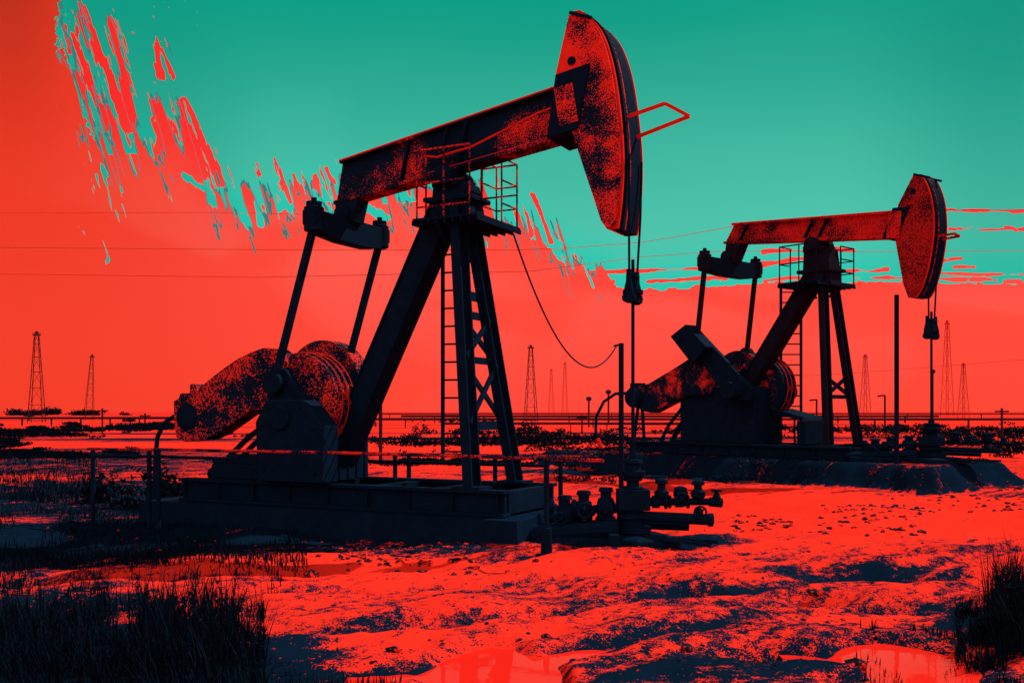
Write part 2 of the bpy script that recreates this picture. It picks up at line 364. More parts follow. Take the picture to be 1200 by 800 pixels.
def gz(x, y):
    d = math.hypot(x, y)
    if d > 60: return -0.02 + .3 * (noise.noise((x * .01, y * .01, 3.3))) * sstep(60, 300, d)
    h = .11 * noise.noise((x * .45, y * .45, 0)) + .05 * noise.noise((x * 1.3, y * 1.5, 5)) + .022 * noise.noise((x * 3.4, y * 3.8, 9))
    if d < 25: h += .010 * noise.noise((x * 9, y * 10, 2)) 
    h += tracks(x, y)
    for (cx, cy, rx, ry, ro) in HOLLOWS:
        e = ell(x, y, cx, cy, rx, ry, ro)
        if e < 4: h += -.16 * math.exp(-e * 1.3)
    h *= sstep(60, 30, d)
    mo = mound(x, y) if 14 < d < 45 and x > -2 else 0.0
    if mo: h = h * (1 - mo) + (.50 + .02 * noise.noise((x * 2, y * 2, 8))) * mo
    for (cx, cy, rx, ry, ro) in PUDDLES:
        e = ell(x, y, cx, cy, rx, ry, ro) + .45 * noise.noise((x * 2.2, y * 2.2, 7))
        k = sstep(1.7, .75, e)
        if k: h = h * (1 - k) + (-.115 + .03 * noise.noise((x * 5, y * 5, 1))) * k
    return h
# dark soil patches, plus painted shade before the machine and in the hollows
SOIL_SHADE = [(*at(170, 628), 3.4, 2.2, 6, .5), (*at(60, 640), 2.4, 1.8, 0, .45), (*at(60, 585), 6, 5, 0, .42), (*at(400, 642), 2.2, .6, -15, .38), (*at(560, 634), 1.9, .7, -20, .42), (*at(740, 630), 1.5, .95, 0, .5),
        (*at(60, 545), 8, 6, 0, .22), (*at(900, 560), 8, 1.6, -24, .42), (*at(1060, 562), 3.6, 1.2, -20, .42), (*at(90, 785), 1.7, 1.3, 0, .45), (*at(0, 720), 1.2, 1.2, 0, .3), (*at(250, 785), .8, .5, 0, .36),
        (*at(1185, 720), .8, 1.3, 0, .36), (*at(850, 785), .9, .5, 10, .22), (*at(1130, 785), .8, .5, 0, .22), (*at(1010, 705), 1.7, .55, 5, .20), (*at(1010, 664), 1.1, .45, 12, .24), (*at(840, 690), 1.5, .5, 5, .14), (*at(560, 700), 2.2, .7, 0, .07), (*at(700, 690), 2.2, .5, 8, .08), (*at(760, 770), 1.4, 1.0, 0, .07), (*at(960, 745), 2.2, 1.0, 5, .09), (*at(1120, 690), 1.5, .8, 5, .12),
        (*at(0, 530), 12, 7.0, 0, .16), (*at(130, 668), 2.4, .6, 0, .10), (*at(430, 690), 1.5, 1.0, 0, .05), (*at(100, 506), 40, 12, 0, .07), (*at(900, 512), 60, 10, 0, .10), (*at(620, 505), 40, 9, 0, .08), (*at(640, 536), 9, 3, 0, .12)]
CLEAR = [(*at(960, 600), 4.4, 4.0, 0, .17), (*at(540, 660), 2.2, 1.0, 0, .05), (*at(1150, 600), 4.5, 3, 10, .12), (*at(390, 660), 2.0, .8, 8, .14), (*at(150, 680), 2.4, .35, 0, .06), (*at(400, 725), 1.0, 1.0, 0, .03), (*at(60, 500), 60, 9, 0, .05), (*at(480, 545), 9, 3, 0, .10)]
def soil_shade(x, y):
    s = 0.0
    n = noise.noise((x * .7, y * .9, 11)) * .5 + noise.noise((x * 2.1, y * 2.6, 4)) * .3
    for (cx, cy, rx, ry, ro, am) in SOIL_SHADE:
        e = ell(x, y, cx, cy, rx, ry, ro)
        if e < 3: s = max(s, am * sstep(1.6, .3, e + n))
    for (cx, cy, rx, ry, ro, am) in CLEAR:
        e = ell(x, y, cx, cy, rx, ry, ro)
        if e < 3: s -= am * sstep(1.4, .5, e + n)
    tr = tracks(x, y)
    if tr < -.01: s += min(.20, (-tr - .01) * 4.5) * max(.15, .6 + 1.2 * n)  # rut shade painted into the colour along the track floors
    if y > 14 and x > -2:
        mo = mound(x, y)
        if mo: s = max(s, (.42 if mo < .97 else .22))  # shade of the bank's slopes painted in, darker than its top
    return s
def build_ground():
    rs = [0.0]; r = 1.2
    while r < 6000: rs.append(r); r *= 1.0075 if r < 40 else (1.03 if r < 200 else 1.12)
    ths = []; a = -180.0
    while a < 180: ths.append(a); a += .16 if -34 <= a < 34 else (1.0 if -60 <= a < 60 else 5.0)
    nt = len(ths); verts, faces, sl = [(0, 0, 0)], [], [0.0]
    dirs = [(math.sin(R(a)), math.cos(R(a))) for a in ths]
    for r in rs[1:]:
        for a, (sx, cx) in zip(ths, dirs):
            x, y = r * sx, r * cx
            infr = abs(a) < 40
            verts.append((x, y, gz(x, y) if (infr or r > 60) else gz(x, y) if r < 30 and abs(a) < 90 else 0.0)); sl.append(soil_shade(x, y) if infr and r < 140 else 0.0)
    for k in range(nt): faces.append((0, 1 + (k + 1) % nt, 1 + k))
    for i in range(len(rs) - 2):
        b0, b1 = 1 + i * nt, 1 + (i + 1) * nt
        for k in range(nt):
            k2 = (k + 1) % nt
            faces.append((b0 + k, b0 + k2, b1 + k2, b1 + k))
    me = bpy.data.meshes.new('ground'); me.from_pydata(verts, [], faces)
    at_ = me.attributes.new('soil_shade', 'FLOAT', 'POINT'); at_.data.foreach_set('value', sl)
    me.polygons.foreach_set('use_smooth', [True] * len(me.polygons))
    me.materials.append(M['ground']); me.update()
    o = bpy.data.objects.new('ground', me); COL.objects.link(o); tag(o, kind='structure')
    if me.polygons[100].normal.z < 0: me.flip_normals()
build_ground()
mb = MB(); mb.poly([(-1.1, 4.9, -.078), (1.35, 4.9, -.078), (1.35, 8.7, -.078), (-1.1, 8.7, -.078)]); mb.poly([(1.95, 4.9, -.078), (3.4, 4.9, -.078), (3.4, 8.0, -.078), (1.95, 8.0, -.078)])
tag(mb.build('puddle_water', 'water'), kind='structure')

# ------------------------------------------------------------------ pumpjacks
def pumpjack(p, root):
    k = p['k']; mt = p['mats']
    part = lambda mb, name, mat='steel', par=None, bev=0.0: mb.build(name, mt.get(mat, mat), par or root, bev)
    # --- skid
    x0, x1, z0, z1 = p['skid']; wy = p['skid_y']
    for s in (-1, 1):
        mb = MB(); y = s * wy
        mb.box(x0, x1, y - .1 * k, y + .1 * k, z1 - .045 * k, z1).box(x0, x1, y - .1 * k, y + .1 * k, z0, z0 + .045 * k).box(x0 + .02, x1 - .02, y - .03 * k, y + .03 * k, z0 + .045 * k, z1 - .045 * k)
        n = 9
        for i in range(n): mb.box(x0 + .1 + (x1 - x0 - .2) * i / (n - 1) - .01, x0 + .1 + (x1 - x0 - .2) * i / (n - 1) + .01, y - .09 * k, y + .09 * k, z0 + .046 * k, z1 - .046 * k)
        part(mb, 'skid_rail', bev=.006)
    for i in range(6):
        x = x0 + .12 + (x1 - x0 - .24) * i / 5
        part(MB().box(x - .09 * k, x + .09 * k, -wy + .11 * k, wy - .11 * k, z0 + .03, z1 - .03), 'skid_crossbeam')
    # --- samson post
    tx, tz = p['post_top']; lx, lw = p['leg_x'], p['leg_w']; ly0, ly1 = p['leg_y']
    for s in (-1, 1):
        a, b = Vector((tx + .12 * k, s * ly0, tz)), Vector((lx, s * ly1, z1 + .03))
        mb = MB(); d = lw
        mb.bar(a, b, d, d * .24)                                     # channel: web and two flanges
        for q in (-1, 1):
            off = Vector((.055 * k, q * (d / 2 - .014 * k), 0)); mb.bar(a + off, b + off, .026 * k, .1 * k)
        mb.box(lx - .18 * k, lx + .24 * k, s * ly1 - .17 * k, s * ly1 + .17 * k, z1, z1 + .03)
        part(mb, 'post_leg', 'strut')
    rx, rz_ = p['rear_leg']; rw = p['rear_w']
    a, b = Vector((tx - .1 * k, 0, tz)), Vector((rx, 0, rz_))
    mb = MB(); mb.bar(a, b, .30 * k, rw * .9)
    d = (b - a).normalized(); nn = d.cross(Vector((0, 1, 0)))
    for q in (-1, 1): mb.bar(a + nn * q * rw * .48, b + nn * q * rw * .48, .36 * k, .03 * k)
    part(mb, 'rear_leg', 'strut', bev=.004)
    def legp(f, s): return Vector((tx + .12 * k, s * ly0, tz)).lerp(Vector((lx, s * ly1, z1)), f)
    for f, h in p['braces']:
        part(MB().bar(legp(f, -1), legp(f, 1), .05 * k, h, up=(1, 0, 0)), 'cross_brace', 'strut')
    for f0, f1 in p['xbraces']:
        part(MB().bar(legp(f0, -1), legp(f1, 1), .04 * k, .07 * k, up=(1, 0, 0)), 'diagonal_brace', 'strut')
        part(MB().bar(legp(f0, 1) + Vector((.05, 0, 0)), legp(f1, -1) + Vector((.05, 0, 0)), .04 * k, .07 * k, up=(1, 0, 0)), 'diagonal_brace', 'strut')
    bx, bz = p['pivot']
    mb = MB().prism([(bx - .26 * k, tz - .25 * k), (bx + .40 * k, tz - .25 * k), (bx + .30 * k, bz - .12 * k), (bx - .22 * k, bz - .12 * k)], -.2 * k, .2 * k)
    mb.box(bx - .32 * k, bx + .42 * k, -.3 * k, .3 * k, tz + .02, tz + .08 * k)
    part(mb, 'post_cap', 'strut', bev=.01)
    mb = MB().lathe((bx, -.34 * k, bz - .02), (0, 1, 0), [(0, .1 * k), (.02, .14 * k), (.18 * k, .14 * k), (.18 * k, .1 * k), (.5 * k, .1 * k), (.5 * k, .14 * k), (.66 * k, .14 * k), (.68 * k, .1 * k)])
    mb.box(bx - .2 * k, bx + .2 * k, -.26 * k, .26 * k, bz - .16 * k, bz - .04 * k)
    part(mb, 'center_bearing', 'strut')
    # --- walking beam
    tl, tr, br, bl = p['beam']; hw = .15 * k
    tlv, trv, brv, blv = (Vector((q[0], 0, q[1])) for q in (tl, tr, br, bl))
    dirv = (trv - tlv).normalized(); up = Vector((-dirv.z, 0, dirv.x))
    ft = .05 * k
    mb = MB()
    g = lambda v, o: ((v + up * o).x, (v + up * o).z)
    mb.prism([g(blv, ft), g(brv, ft), g(trv, -ft), g(tlv, -ft)], -.07 * k, .07 * k)
    mb.prism([g(tlv, -ft), g(trv, -ft), g(trv, 0), g(tlv, 0)], -hw, hw).prism([g(blv, 0), g(brv, 0), g(brv, ft), g(blv, ft)], -hw, hw)
    beam = part(mb, 'walking_beam', 'beam')
    for f in p['stiffeners']:
        a, b = blv.lerp(brv, f), tlv.lerp(trv, f)
        part(MB().bar(a + up * ft, b - up * ft, hw * 1.94, .03 * k), 'stiffener', 'steel', beam)
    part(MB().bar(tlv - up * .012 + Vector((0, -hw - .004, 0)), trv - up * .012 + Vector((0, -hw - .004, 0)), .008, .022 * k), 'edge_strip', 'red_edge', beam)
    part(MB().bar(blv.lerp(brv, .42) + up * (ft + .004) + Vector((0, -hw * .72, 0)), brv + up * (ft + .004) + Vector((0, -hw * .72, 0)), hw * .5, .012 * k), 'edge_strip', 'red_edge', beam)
    if p.get('conduit'):
        part(MB().tube([(x, -hw - .09, z) for x, z in p['conduit']], .014, 6), 'conduit', 'red_edge', beam)
    ex0, ex1 = p['endplate']; ebw = p['head_t'] + .035 * k
    a, b = trv + dirv * ex0, trv + dirv * ex1
    c, d = brv + dirv * ex1 * .9, brv + dirv * ex0 * .9
    hhb = p.get('end_up', .08)
    mb = MB().prism([g(d, -.02), g(c, -.02), g(b, hhb), g(a, hhb)], -ebw, ebw)
    part(mb, 'end_bracket', 'steel', beam, .01)
    mid = (a + b + c + d) / 4
    mb = MB().bar(mid + up * .22 * k - dirv * .02, mid - up * .28 * k - dirv * .02, .012, .26 * k)
    o = part(mb, 'rust_patch', 'patch', beam); o.location = (0, -ebw - .004, 0)
    # --- horsehead
    def smooth(pts, n=4):
        out = []
        for i in range(len(pts) - 1):
            a, b, c_, d_ = (Vector(pts[max(0, min(len(pts) - 1, j))]) for j in (i - 1, i, i + 1, i + 2))
            for q in range(n):
                t = q / n; v = .5 * (2 * b + (c_ - a) * t + (2 * a - 5 * b + 4 * c_ - d_) * t * t + (3 * b - a - 3 * c_ + d_) * t ** 3); out.append((v.x, v.y))
        return out + [tuple(pts[-1])]
    nf = p['nfront']; hp = smooth(p['head'][:nf]) + p['head'][nf:]; t2 = p['head_t']; face = smooth(p['face'])          # face: front edge from top to tip
    head = part(MB().prism(hp, -t2 * .86, t2 * .62), 'horsehead', 'head', bev=.008)
    part(MB().prism([(x + (.0 if i else 0), z) for i, (x, z) in enumerate(hp)], -t2, -t2 * .88), 'side_plate', 'head', head)
    def faceband(y0, y1, o0, o1, name, mat):
        mb = MB(); n = len(face); rr = []
        for (x, z) in face: rr.append([mb.bm.verts.new(q) for q in ((x + o0, y0, z), (x + o1, y0, z), (x + o1, y1, z), (x + o0, y1, z))])
        for A, B in zip(rr, rr[1:]):
            for j in range(4): mb.bm.faces.new([A[j], A[(j + 1) % 4], B[(j + 1) % 4], B[j]])
        mb.bm.faces.new(rr[0]); mb.bm.faces.new(list(reversed(rr[-1])))
        return part(mb, name, mat, head)
    faceband(-t2 * .58, t2 * .93, -.12 * k, .03 * k, 'face_plate', 'steel')
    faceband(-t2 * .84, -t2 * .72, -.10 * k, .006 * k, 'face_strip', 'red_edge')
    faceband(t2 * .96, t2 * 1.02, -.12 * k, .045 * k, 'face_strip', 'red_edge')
    faceband(-t2 * .36, -t2 * .28, .03 * k, .036 * k, 'face_seam', 'patch')
    px_, pz_ = p['hole']
    part(MB().lathe((px_, -t2 - .012, pz_), (0, 1, 0), [(0, .055 * k), (.02, .06 * k)]), 'lifting_eye', 'steel', head)
    lx0, lz0 = hp[0]
    for q in (-t2 - .02, t2 * .9): part(MB().bar((lx0 + .02, q, lz0 + .02), (lx0 + .32 * k, q, lz0 - .10 * k), .03, .04 * k), 'cable_guide', 'steel', head)
    h0, h1, h2, h3 = p['hanger']
    mb = MB()
    for a, b in ((h0, h1), (h1, h2), (h2, h3)): mb.bar(a, b, .035 * k, .04 * k)
    part(mb, 'wireline_hanger', 'hanger', head)
    # --- bridle, carrier bar, polished rod
    ct, cb, rb = p['carrier']; cy = p['cable_y']
    for y in cy:
        part(MB().tube([(.03 * k, y, p['cable_top']), (.02, y * .95, (p['cable_top'] + ct) / 2), (.0, y * .62, cb + .3 * k)], .016 * k, 6), 'bridle_cable')
    mb = MB()
    mb.box(-.07 * k, .07 * k, -.16 * k, .16 * k, cb, cb + .10 * k).lathe((0, 0, cb + .1 * k), (0, 0, 1), [(0, .13 * k), (.05 * k, .13 * k), (.06 * k, .07 * k), (.2 * k, .06 * k), (.21 * k, .09 * k), (.26 * k, .08 * k)])
    for y in (-.15, .15): mb.lathe((0, y * k, cb - .02), (0, 0, 1), [(0, .03 * k), (.02, .06 * k), (.17 * k, .06 * k), (.28 * k, .035 * k), (.42 * k, .03 * k)])
    for y in (-.12, .12): mb.lathe((.08 * k, y * k, cb + .05 * k), (-1, 0, 0), [(0, .035 * k), (.17 * k, .035 * k)], 8)
    part(mb, 'carrier_bar')
    part(MB().tube([(0, 0, rb), (0, 0, ct + .12 * k)], .022 * k, 10), 'polished_rod')
    # --- equalizer, pitmans
    exx, ez = p['eq']; ew = p['eq_w']
    prof = [(-ew - .12 * k, -.10 * k), (-ew + .12 * k, -.22 * k), (-.3 * ew, -.26 * k), (.5 * ew, -.26 * k), (ew - .12 * k, -.22 * k), (ew + .12 * k, -.10 * k), (ew + .12 * k, .10 * k), (-ew - .12 * k, .10 * k)]
    mb = MB(); A = [mb.bm.verts.new((exx - .11 * k, y, ez + z)) for y, z in prof]; B = [mb.bm.verts.new((exx + .11 * k, y, ez + z)) for y, z in prof]
    mb.bm.faces.new(A); mb.bm.faces.new(list(reversed(B)))
    for i in range(len(prof)): mb.bm.faces.new([A[i], B[i], B[(i + 1) % len(prof)], A[(i + 1) % len(prof)]])
    part(mb, 'equalizer_beam', 'eq', bev=.01)
    for s in (-1, 1):
        mb = MB().lathe((exx, s * ew, ez - .20 * k), (0, 0, 1), [(0, .10 * k), (.02, .14 * k), (.34 * k, .14 * k), (.36 * k, .11 * k), (.42 * k, .11 * k), (.43 * k, .04 * k), (.48 * k, .04 * k)], 14)
        part(mb, 'wrist_bearing', 'eqend')
    tbx, tbz = p['tail']
    mb = MB().prism([(exx - .1 * k, ez + .05), (exx + .17 * k, ez + .05), (tbx + .30 * k, tbz), (tbx - .10 * k, tbz)], -.14 * k, .14 * k)
    mb.lathe((exx + .02, -.24 * k, ez + .17 * k), (0, 1, 0), [(0, .09 * k), (.02, .12 * k), (.46 * k, .12 * k), (.48 * k, .09 * k)], 16)
    part(mb, 'tail_bearing', 'eqend')
    pn = p['pin']; sh = p['shaft']
    for s in (-1, 1):
        a = Vector((exx, s * ew, ez - .1 * k)); b = Vector((pn[0], s * p['crank_y'], pn[1]))
        mb = MB().bar(a, b, .085 * k, p['pit_w'])
        mb.lathe(b + Vector((0, -.08 * k, 0)), (0, 1, 0), [(0, .13 * k), (.01, .16 * k), (.15 * k, .16 * k), (.16 * k, .13 * k)], 16)
        part(mb, 'pitman_arm', 'strut')
        ca = MB().prism(p['crank'] if s < 0 else p.get('crank_far', p['crank']), s * p['crank_y'] - s * .12 * k - .06 * k, s * p['crank_y'] - s * .12 * k + .06 * k)
        ca.lathe((sh[0], s * p['crank_y'] - .24 * k, sh[1]), (0, 1, 0), [(0, .14 * k), (.01, .18 * k), (.46 * k, .18 * k), (.48 * k, .14 * k)], 18)
        co = part(ca, 'crank_arm', 'crank', bev=.012)
        yy = s * p['crank_y'] + s * .02 * k
        for w_ in p['weights'][0 if s < 0 else 1]:
            wm = MB().prism(w_, yy - .17 * k, yy + .17 * k); wx = sum(q[0] for q in w_) / len(w_); wz = sum(q[1] for q in w_) / len(w_)
            for q in w_[::max(1, len(w_) // 8)]: wm.lathe((wx + (q[0] - wx) * .78, yy - .17 * k - .03, wz + (q[1] - wz) * .78), (0, 1, 0), [(0, .026 * k), (.06, .026 * k)], 6)
            part(wm, 'counterweight', 'guard' if s > 0 else 'steel', co, .02)
    # --- gearbox on its base
    gx0, gx1, gz0, gz1, gy = p['gear']
    mb = MB().prism([(gx0, gz0), (gx1, gz0), (gx1, gz1 - .1), (gx1 - .12, gz1), (gx0 + .15, gz1), (gx0, gz1 - .12)], -gy, gy)
    for i in range(5): mb.box(gx0 - .02, gx1 + .02, -gy + 2 * gy * (i + .5) / 5 - .012, -gy + 2 * gy * (i + .5) / 5 + .012, gz0 + .02, gz1 - .14)
    part(mb, 'gearbox_base', 'steel_speck', bev=.015)
    mb = MB()
    dr = p['drum']
    mb.lathe((dr[0], dr[3], dr[1]), (0, 1, 0), [(0, dr[2] * .90), (.03, dr[2] * .96), (.10 * k, dr[2] * .96), (.11 * k, dr[2]), (.15 * k, dr[2]), (.16 * k, dr[2] * .96), (.24 * k, dr[2] * .96), (.25 * k, dr[2]), (.29 * k, dr[2]), (.30 * k, dr[2] * .96), (.38 * k, dr[2] * .96), (.39 * k, dr[2]), (.43 * k, dr[2]), (.44 * k, dr[2] * .9)], 40)
    drum = part(mb, 'gear_housing', 'guard')
    for q in range(3): part(MB().ring((dr[0], dr[3] + (.13 + .14 * q) * k, dr[1]), (0, 1, 0), dr[2] * 1.0, .009 * k, 48, 5), 'housing_rib', 'red_edge', drum)
    # --- belt guard, motor, mounts, hose
    gd = p['guard']
    mb = MB().prism(gd, p['guard_y'][0], p['guard_y'][1]); g_ = part(mb, 'belt_guard', 'guard', bev=.015)
    mx, my, mz = p['motor']
    mb = MB().lathe((mx, my - .42 * k, mz), (0, 1, 0), [(0, .10 * k), (.03, .2 * k), (.09 * k, .24 * k), (.10 * k, .225 * k), (.62 * k, .225 * k), (.63 * k, .24 * k), (.72 * k, .2 * k), (.78 * k, .09 * k)], 20)
    for q in range(12):
        an = q * math.pi / 6; mb.bar((mx + .23 * k * math.cos(an), my - .28 * k, mz + .23 * k * math.sin(an)), (mx + .23 * k * math.cos(an), my + .16 * k, mz + .23 * k * math.sin(an)), .02, .03, up=(math.cos(an), 0, math.sin(an)))
    mb.box(mx - .12 * k, mx + .10 * k, my - .30 * k, my - .02, mz + .2 * k, mz + .33 * k)
    part(mb, 'motor', 'steel')
    for pts, r in p['mounts']: part(MB().tube(pts, r, 8), 'motor_mount')
    for bx_ in p.get('blocks', ()): part(MB().box(*bx_), 'mount_block', 'steel', None, .02)
    part(MB().tube(p['hose'], .036 * k, 8), 'cable_hose')
    if p.get('hose_tip'):
        a, b = p['hose_tip']; part(MB().tube([a, b], .05 * k, 8), 'hose_coupling', 'red_edge')
    # --- platform and cages
    fx0, fx1, fy0, fy1, fz = p['plat']
    mb = MB()
    mb.box(fx0, fx1, fy0, fy1, fz, fz + .03 * k)
    for i in range(9): mb.box(fx0 + (fx1 - fx0) * i / 8 - .012, fx0 + (fx1 - fx0) * i / 8 + .012, fy0, fy1, fz - .06 * k, fz - .002)
    mb.bar((tx, fy1, fz - .04), (tx, .2, fz - .28 * k), .03 * k, .06 * k).bar((tx, fy0, fz - .04), (tx, -.2, fz - .28 * k), .03 * k, .06 * k)
    pf = part(mb, 'work_platform', 'steel_speck')
    def rail(pts, z_list, posts, name):
        mb = MB()
        for z in z_list: mb.tube([(x, y, fz + z * k) for x, y in pts], .013 * k, 6)
        for i in posts:
            x, y = pts[i]; mb.tube([(x, y, fz), (x, y, fz + z_list[0] * k)], .013 * k, 6)
        part(mb, name, 'railing', pf)
    for pts, zl, posts in p['cages']: rail(pts, zl, posts, 'platform_railing')
    # --- ladder
    (la, lb_) = p['ladder']; lwid = p['ladder_w']
    la, lb_ = Vector(la), Vector(lb_); ax = Vector(p['ladder_dir']).normalized()
    mb = MB()
    for s in (-1, 1): mb.bar(la + ax * s * lwid / 2, lb_ + ax * s * lwid / 2, .035 * k, .05 * k)
    n = int((la - lb_).length / p['rung'])
    for i in range(n):
        c = la.lerp(lb_, (i + .5) / n); mb.tube([c - ax * lwid / 2, c + ax * lwid / 2], .014 * k, 6)
    part(mb, 'ladder', 'strut')

a1 = 27.0
j1 = thing('pumpjack', (1.53, 12.6, 0), R(-a1), 'large dark pumpjack in the foreground with rust specked raised horsehead', 'pumpjack')
mats1 = dict(steel='steel', strut='steel', beam='beam', head='head', patch='patch', hanger='red_edge', eq='steel', eqend='steel', crank='steel', guard='guard', railing='rail', red_edge='red_edge', steel_speck='steel_speck')
E = None
P1 = dict(k=1.0, mats=mats1, skid=(-6.95, -1.42, .36, .70), skid_y=.72, post_top=(-2.62, 4.55), leg_x=-2.02, leg_w=.26, leg_y=(.17, .62),
    braces=((.13, .10), (.20, .05), (.33, .12), (.40, .10), (.56, .09), (.79, .12)), xbraces=((.57, .78), (.41, .55)),
    rear_leg=(-4.55, 1.0), rear_w=.34, pivot=(-2.62, 4.93),
    beam=((-4.47, 5.36), (-.55, 6.0), (-.72, 5.27), (-4.56, 4.72)), stiffeners=(.30, .46, .54), conduit=((-2.95, 5.22), (-2.75, 5.18), (-2.2, 5.26), (-1.7, 5.42), (-1.2, 5.58), (-.75, 5.66)),
    endplate=(-.36, .12), end_up=.05,
    head=[(-.74, 6.73), (-.5, 6.66), (-.32, 6.43), (-.2, 6.08), (-.12, 5.65), (-.06, 5.11), (-.05, 4.69), (-.08, 4.26), (-.13, 4.02), (-.22, 3.97), (-.30, 4.08), (-.70, 5.25), (-.84, 5.62), (-.93, 5.98)],
    face=[(-.62, 6.79), (-.46, 6.66), (-.30, 6.43), (-.18, 6.08), (-.10, 5.65), (-.04, 5.11), (-.03, 4.69), (-.06, 4.26), (-.10, 3.98)], head_t=.33, nfront=9, hole=(-.70, 6.14),
    hanger=((-.06, -.05, 5.42), (.44, -.05, 5.52), (.70, .12, 5.37), (-.03, .20, 5.22)),
    carrier=(3.50, 3.08, .95), cable_y=(-.21, .24), cable_top=4.9,
    eq=(-4.41, 4.40), eq_w=.80, tail=(-4.45, 4.78), pin=(-5.12, 2.1), shaft=(-4.85, 1.62), crank_y=.80, pit_w=.085,
    crank=[(-4.55, 1.50), (-4.62, 1.90), (-4.98, 2.30), (-5.22, 2.34), (-5.34, 2.15), (-5.28, 1.72), (-5.15, 1.40)],
    weights=([[(-5.26, .72), (-4.12, .72), (-4.10, 1.50), (-4.45, 1.86), (-5.10, 1.86), (-5.30, 1.55)]], [arc(-5.42, 2.10, .72, 0, 360, 40)[:-1]]),
    gear=(-5.50, -4.42, .70, 1.80, .52), drum=(-4.94, 1.84, .72, -.52),
    guard=[(-7.24, 1.46), (-7.20, 1.30), (-7.02, 1.24), (-6.62, 1.27), (-6.3, 1.40), (-5.72, 1.72), (-5.2, 1.72), (-4.9, 1.95), (-4.98, 2.3), (-5.10, 2.50), (-5.27, 2.61), (-5.48, 2.63), (-5.72, 2.57), (-5.98, 2.48), (-6.22, 2.36), (-6.52, 2.19), (-6.78, 2.02), (-6.82, 2.12), (-6.92, 2.12), (-6.93, 1.98), (-7.12, 1.98), (-7.16, 1.90), (-7.26, 1.86)], guard_y=(-.62, -.30), blocks=((-6.45, -5.4, -.66, -.2, .70, .92), (-6.2, -5.4, -.62, -.24, .92, 1.06), (-6.0, -5.4, .1, .6, .70, 1.2)),
    motor=(-6.98, -.25, 1.62),
    mounts=([[(-6.42, -.45, .70), (-6.25, -.45, 1.05), (-5.9, -.45, 1.32), (-5.5, -.45, 1.55)], .045], [[(-6.1, -.5, .70), (-6.02, -.5, 1.0), (-5.75, -.5, 1.22), (-5.5, -.5, 1.34)], .045], [[(-6.5, .3, .70), (-6.3, .3, 1.1), (-5.9, .3, 1.4), (-5.5, .3, 1.6)], .045], [[(-6.6, -.5, .76), (-5.6, -.5, .76)], .09], [[(-6.5, -.55, .95), (-5.6, -.55, .97)], .035]),
    hose=[(-7.2, -.45, 1.60), (-7.42, -.46, 1.62), (-7.60, -.48, 1.52), (-7.72, -.5, 1.30), (-7.76, -.5, 1.0), (-7.78, -.5, .6), (-7.80, -.5, .05)],
    plat=(-2.98, -1.98, -.50, .78, 4.28),
    cages=(([(-2.92, -.48), (-2.50, -.48), (-2.1, -.48)], (.95, .5, .18), (0, 1, 2)), ([(-2.92, -.48), (-2.95, -.2)], (.95, .5), (1,)), ([(-2.35, .32), (-2.35, .75), (-2.02, .75), (-2.02, .28)], (.93, .62, .3), (0, 1, 2, 3)), ([(-2.6, .75), (-2.02, .75)], (.93, .5), (0, 1))),
    ladder=((-3.02, .72, 4.40), (-3.02, .72, .98)), ladder_w=.40, ladder_dir=(1, .1, 0), rung=.25)
pumpjack(P1, j1)

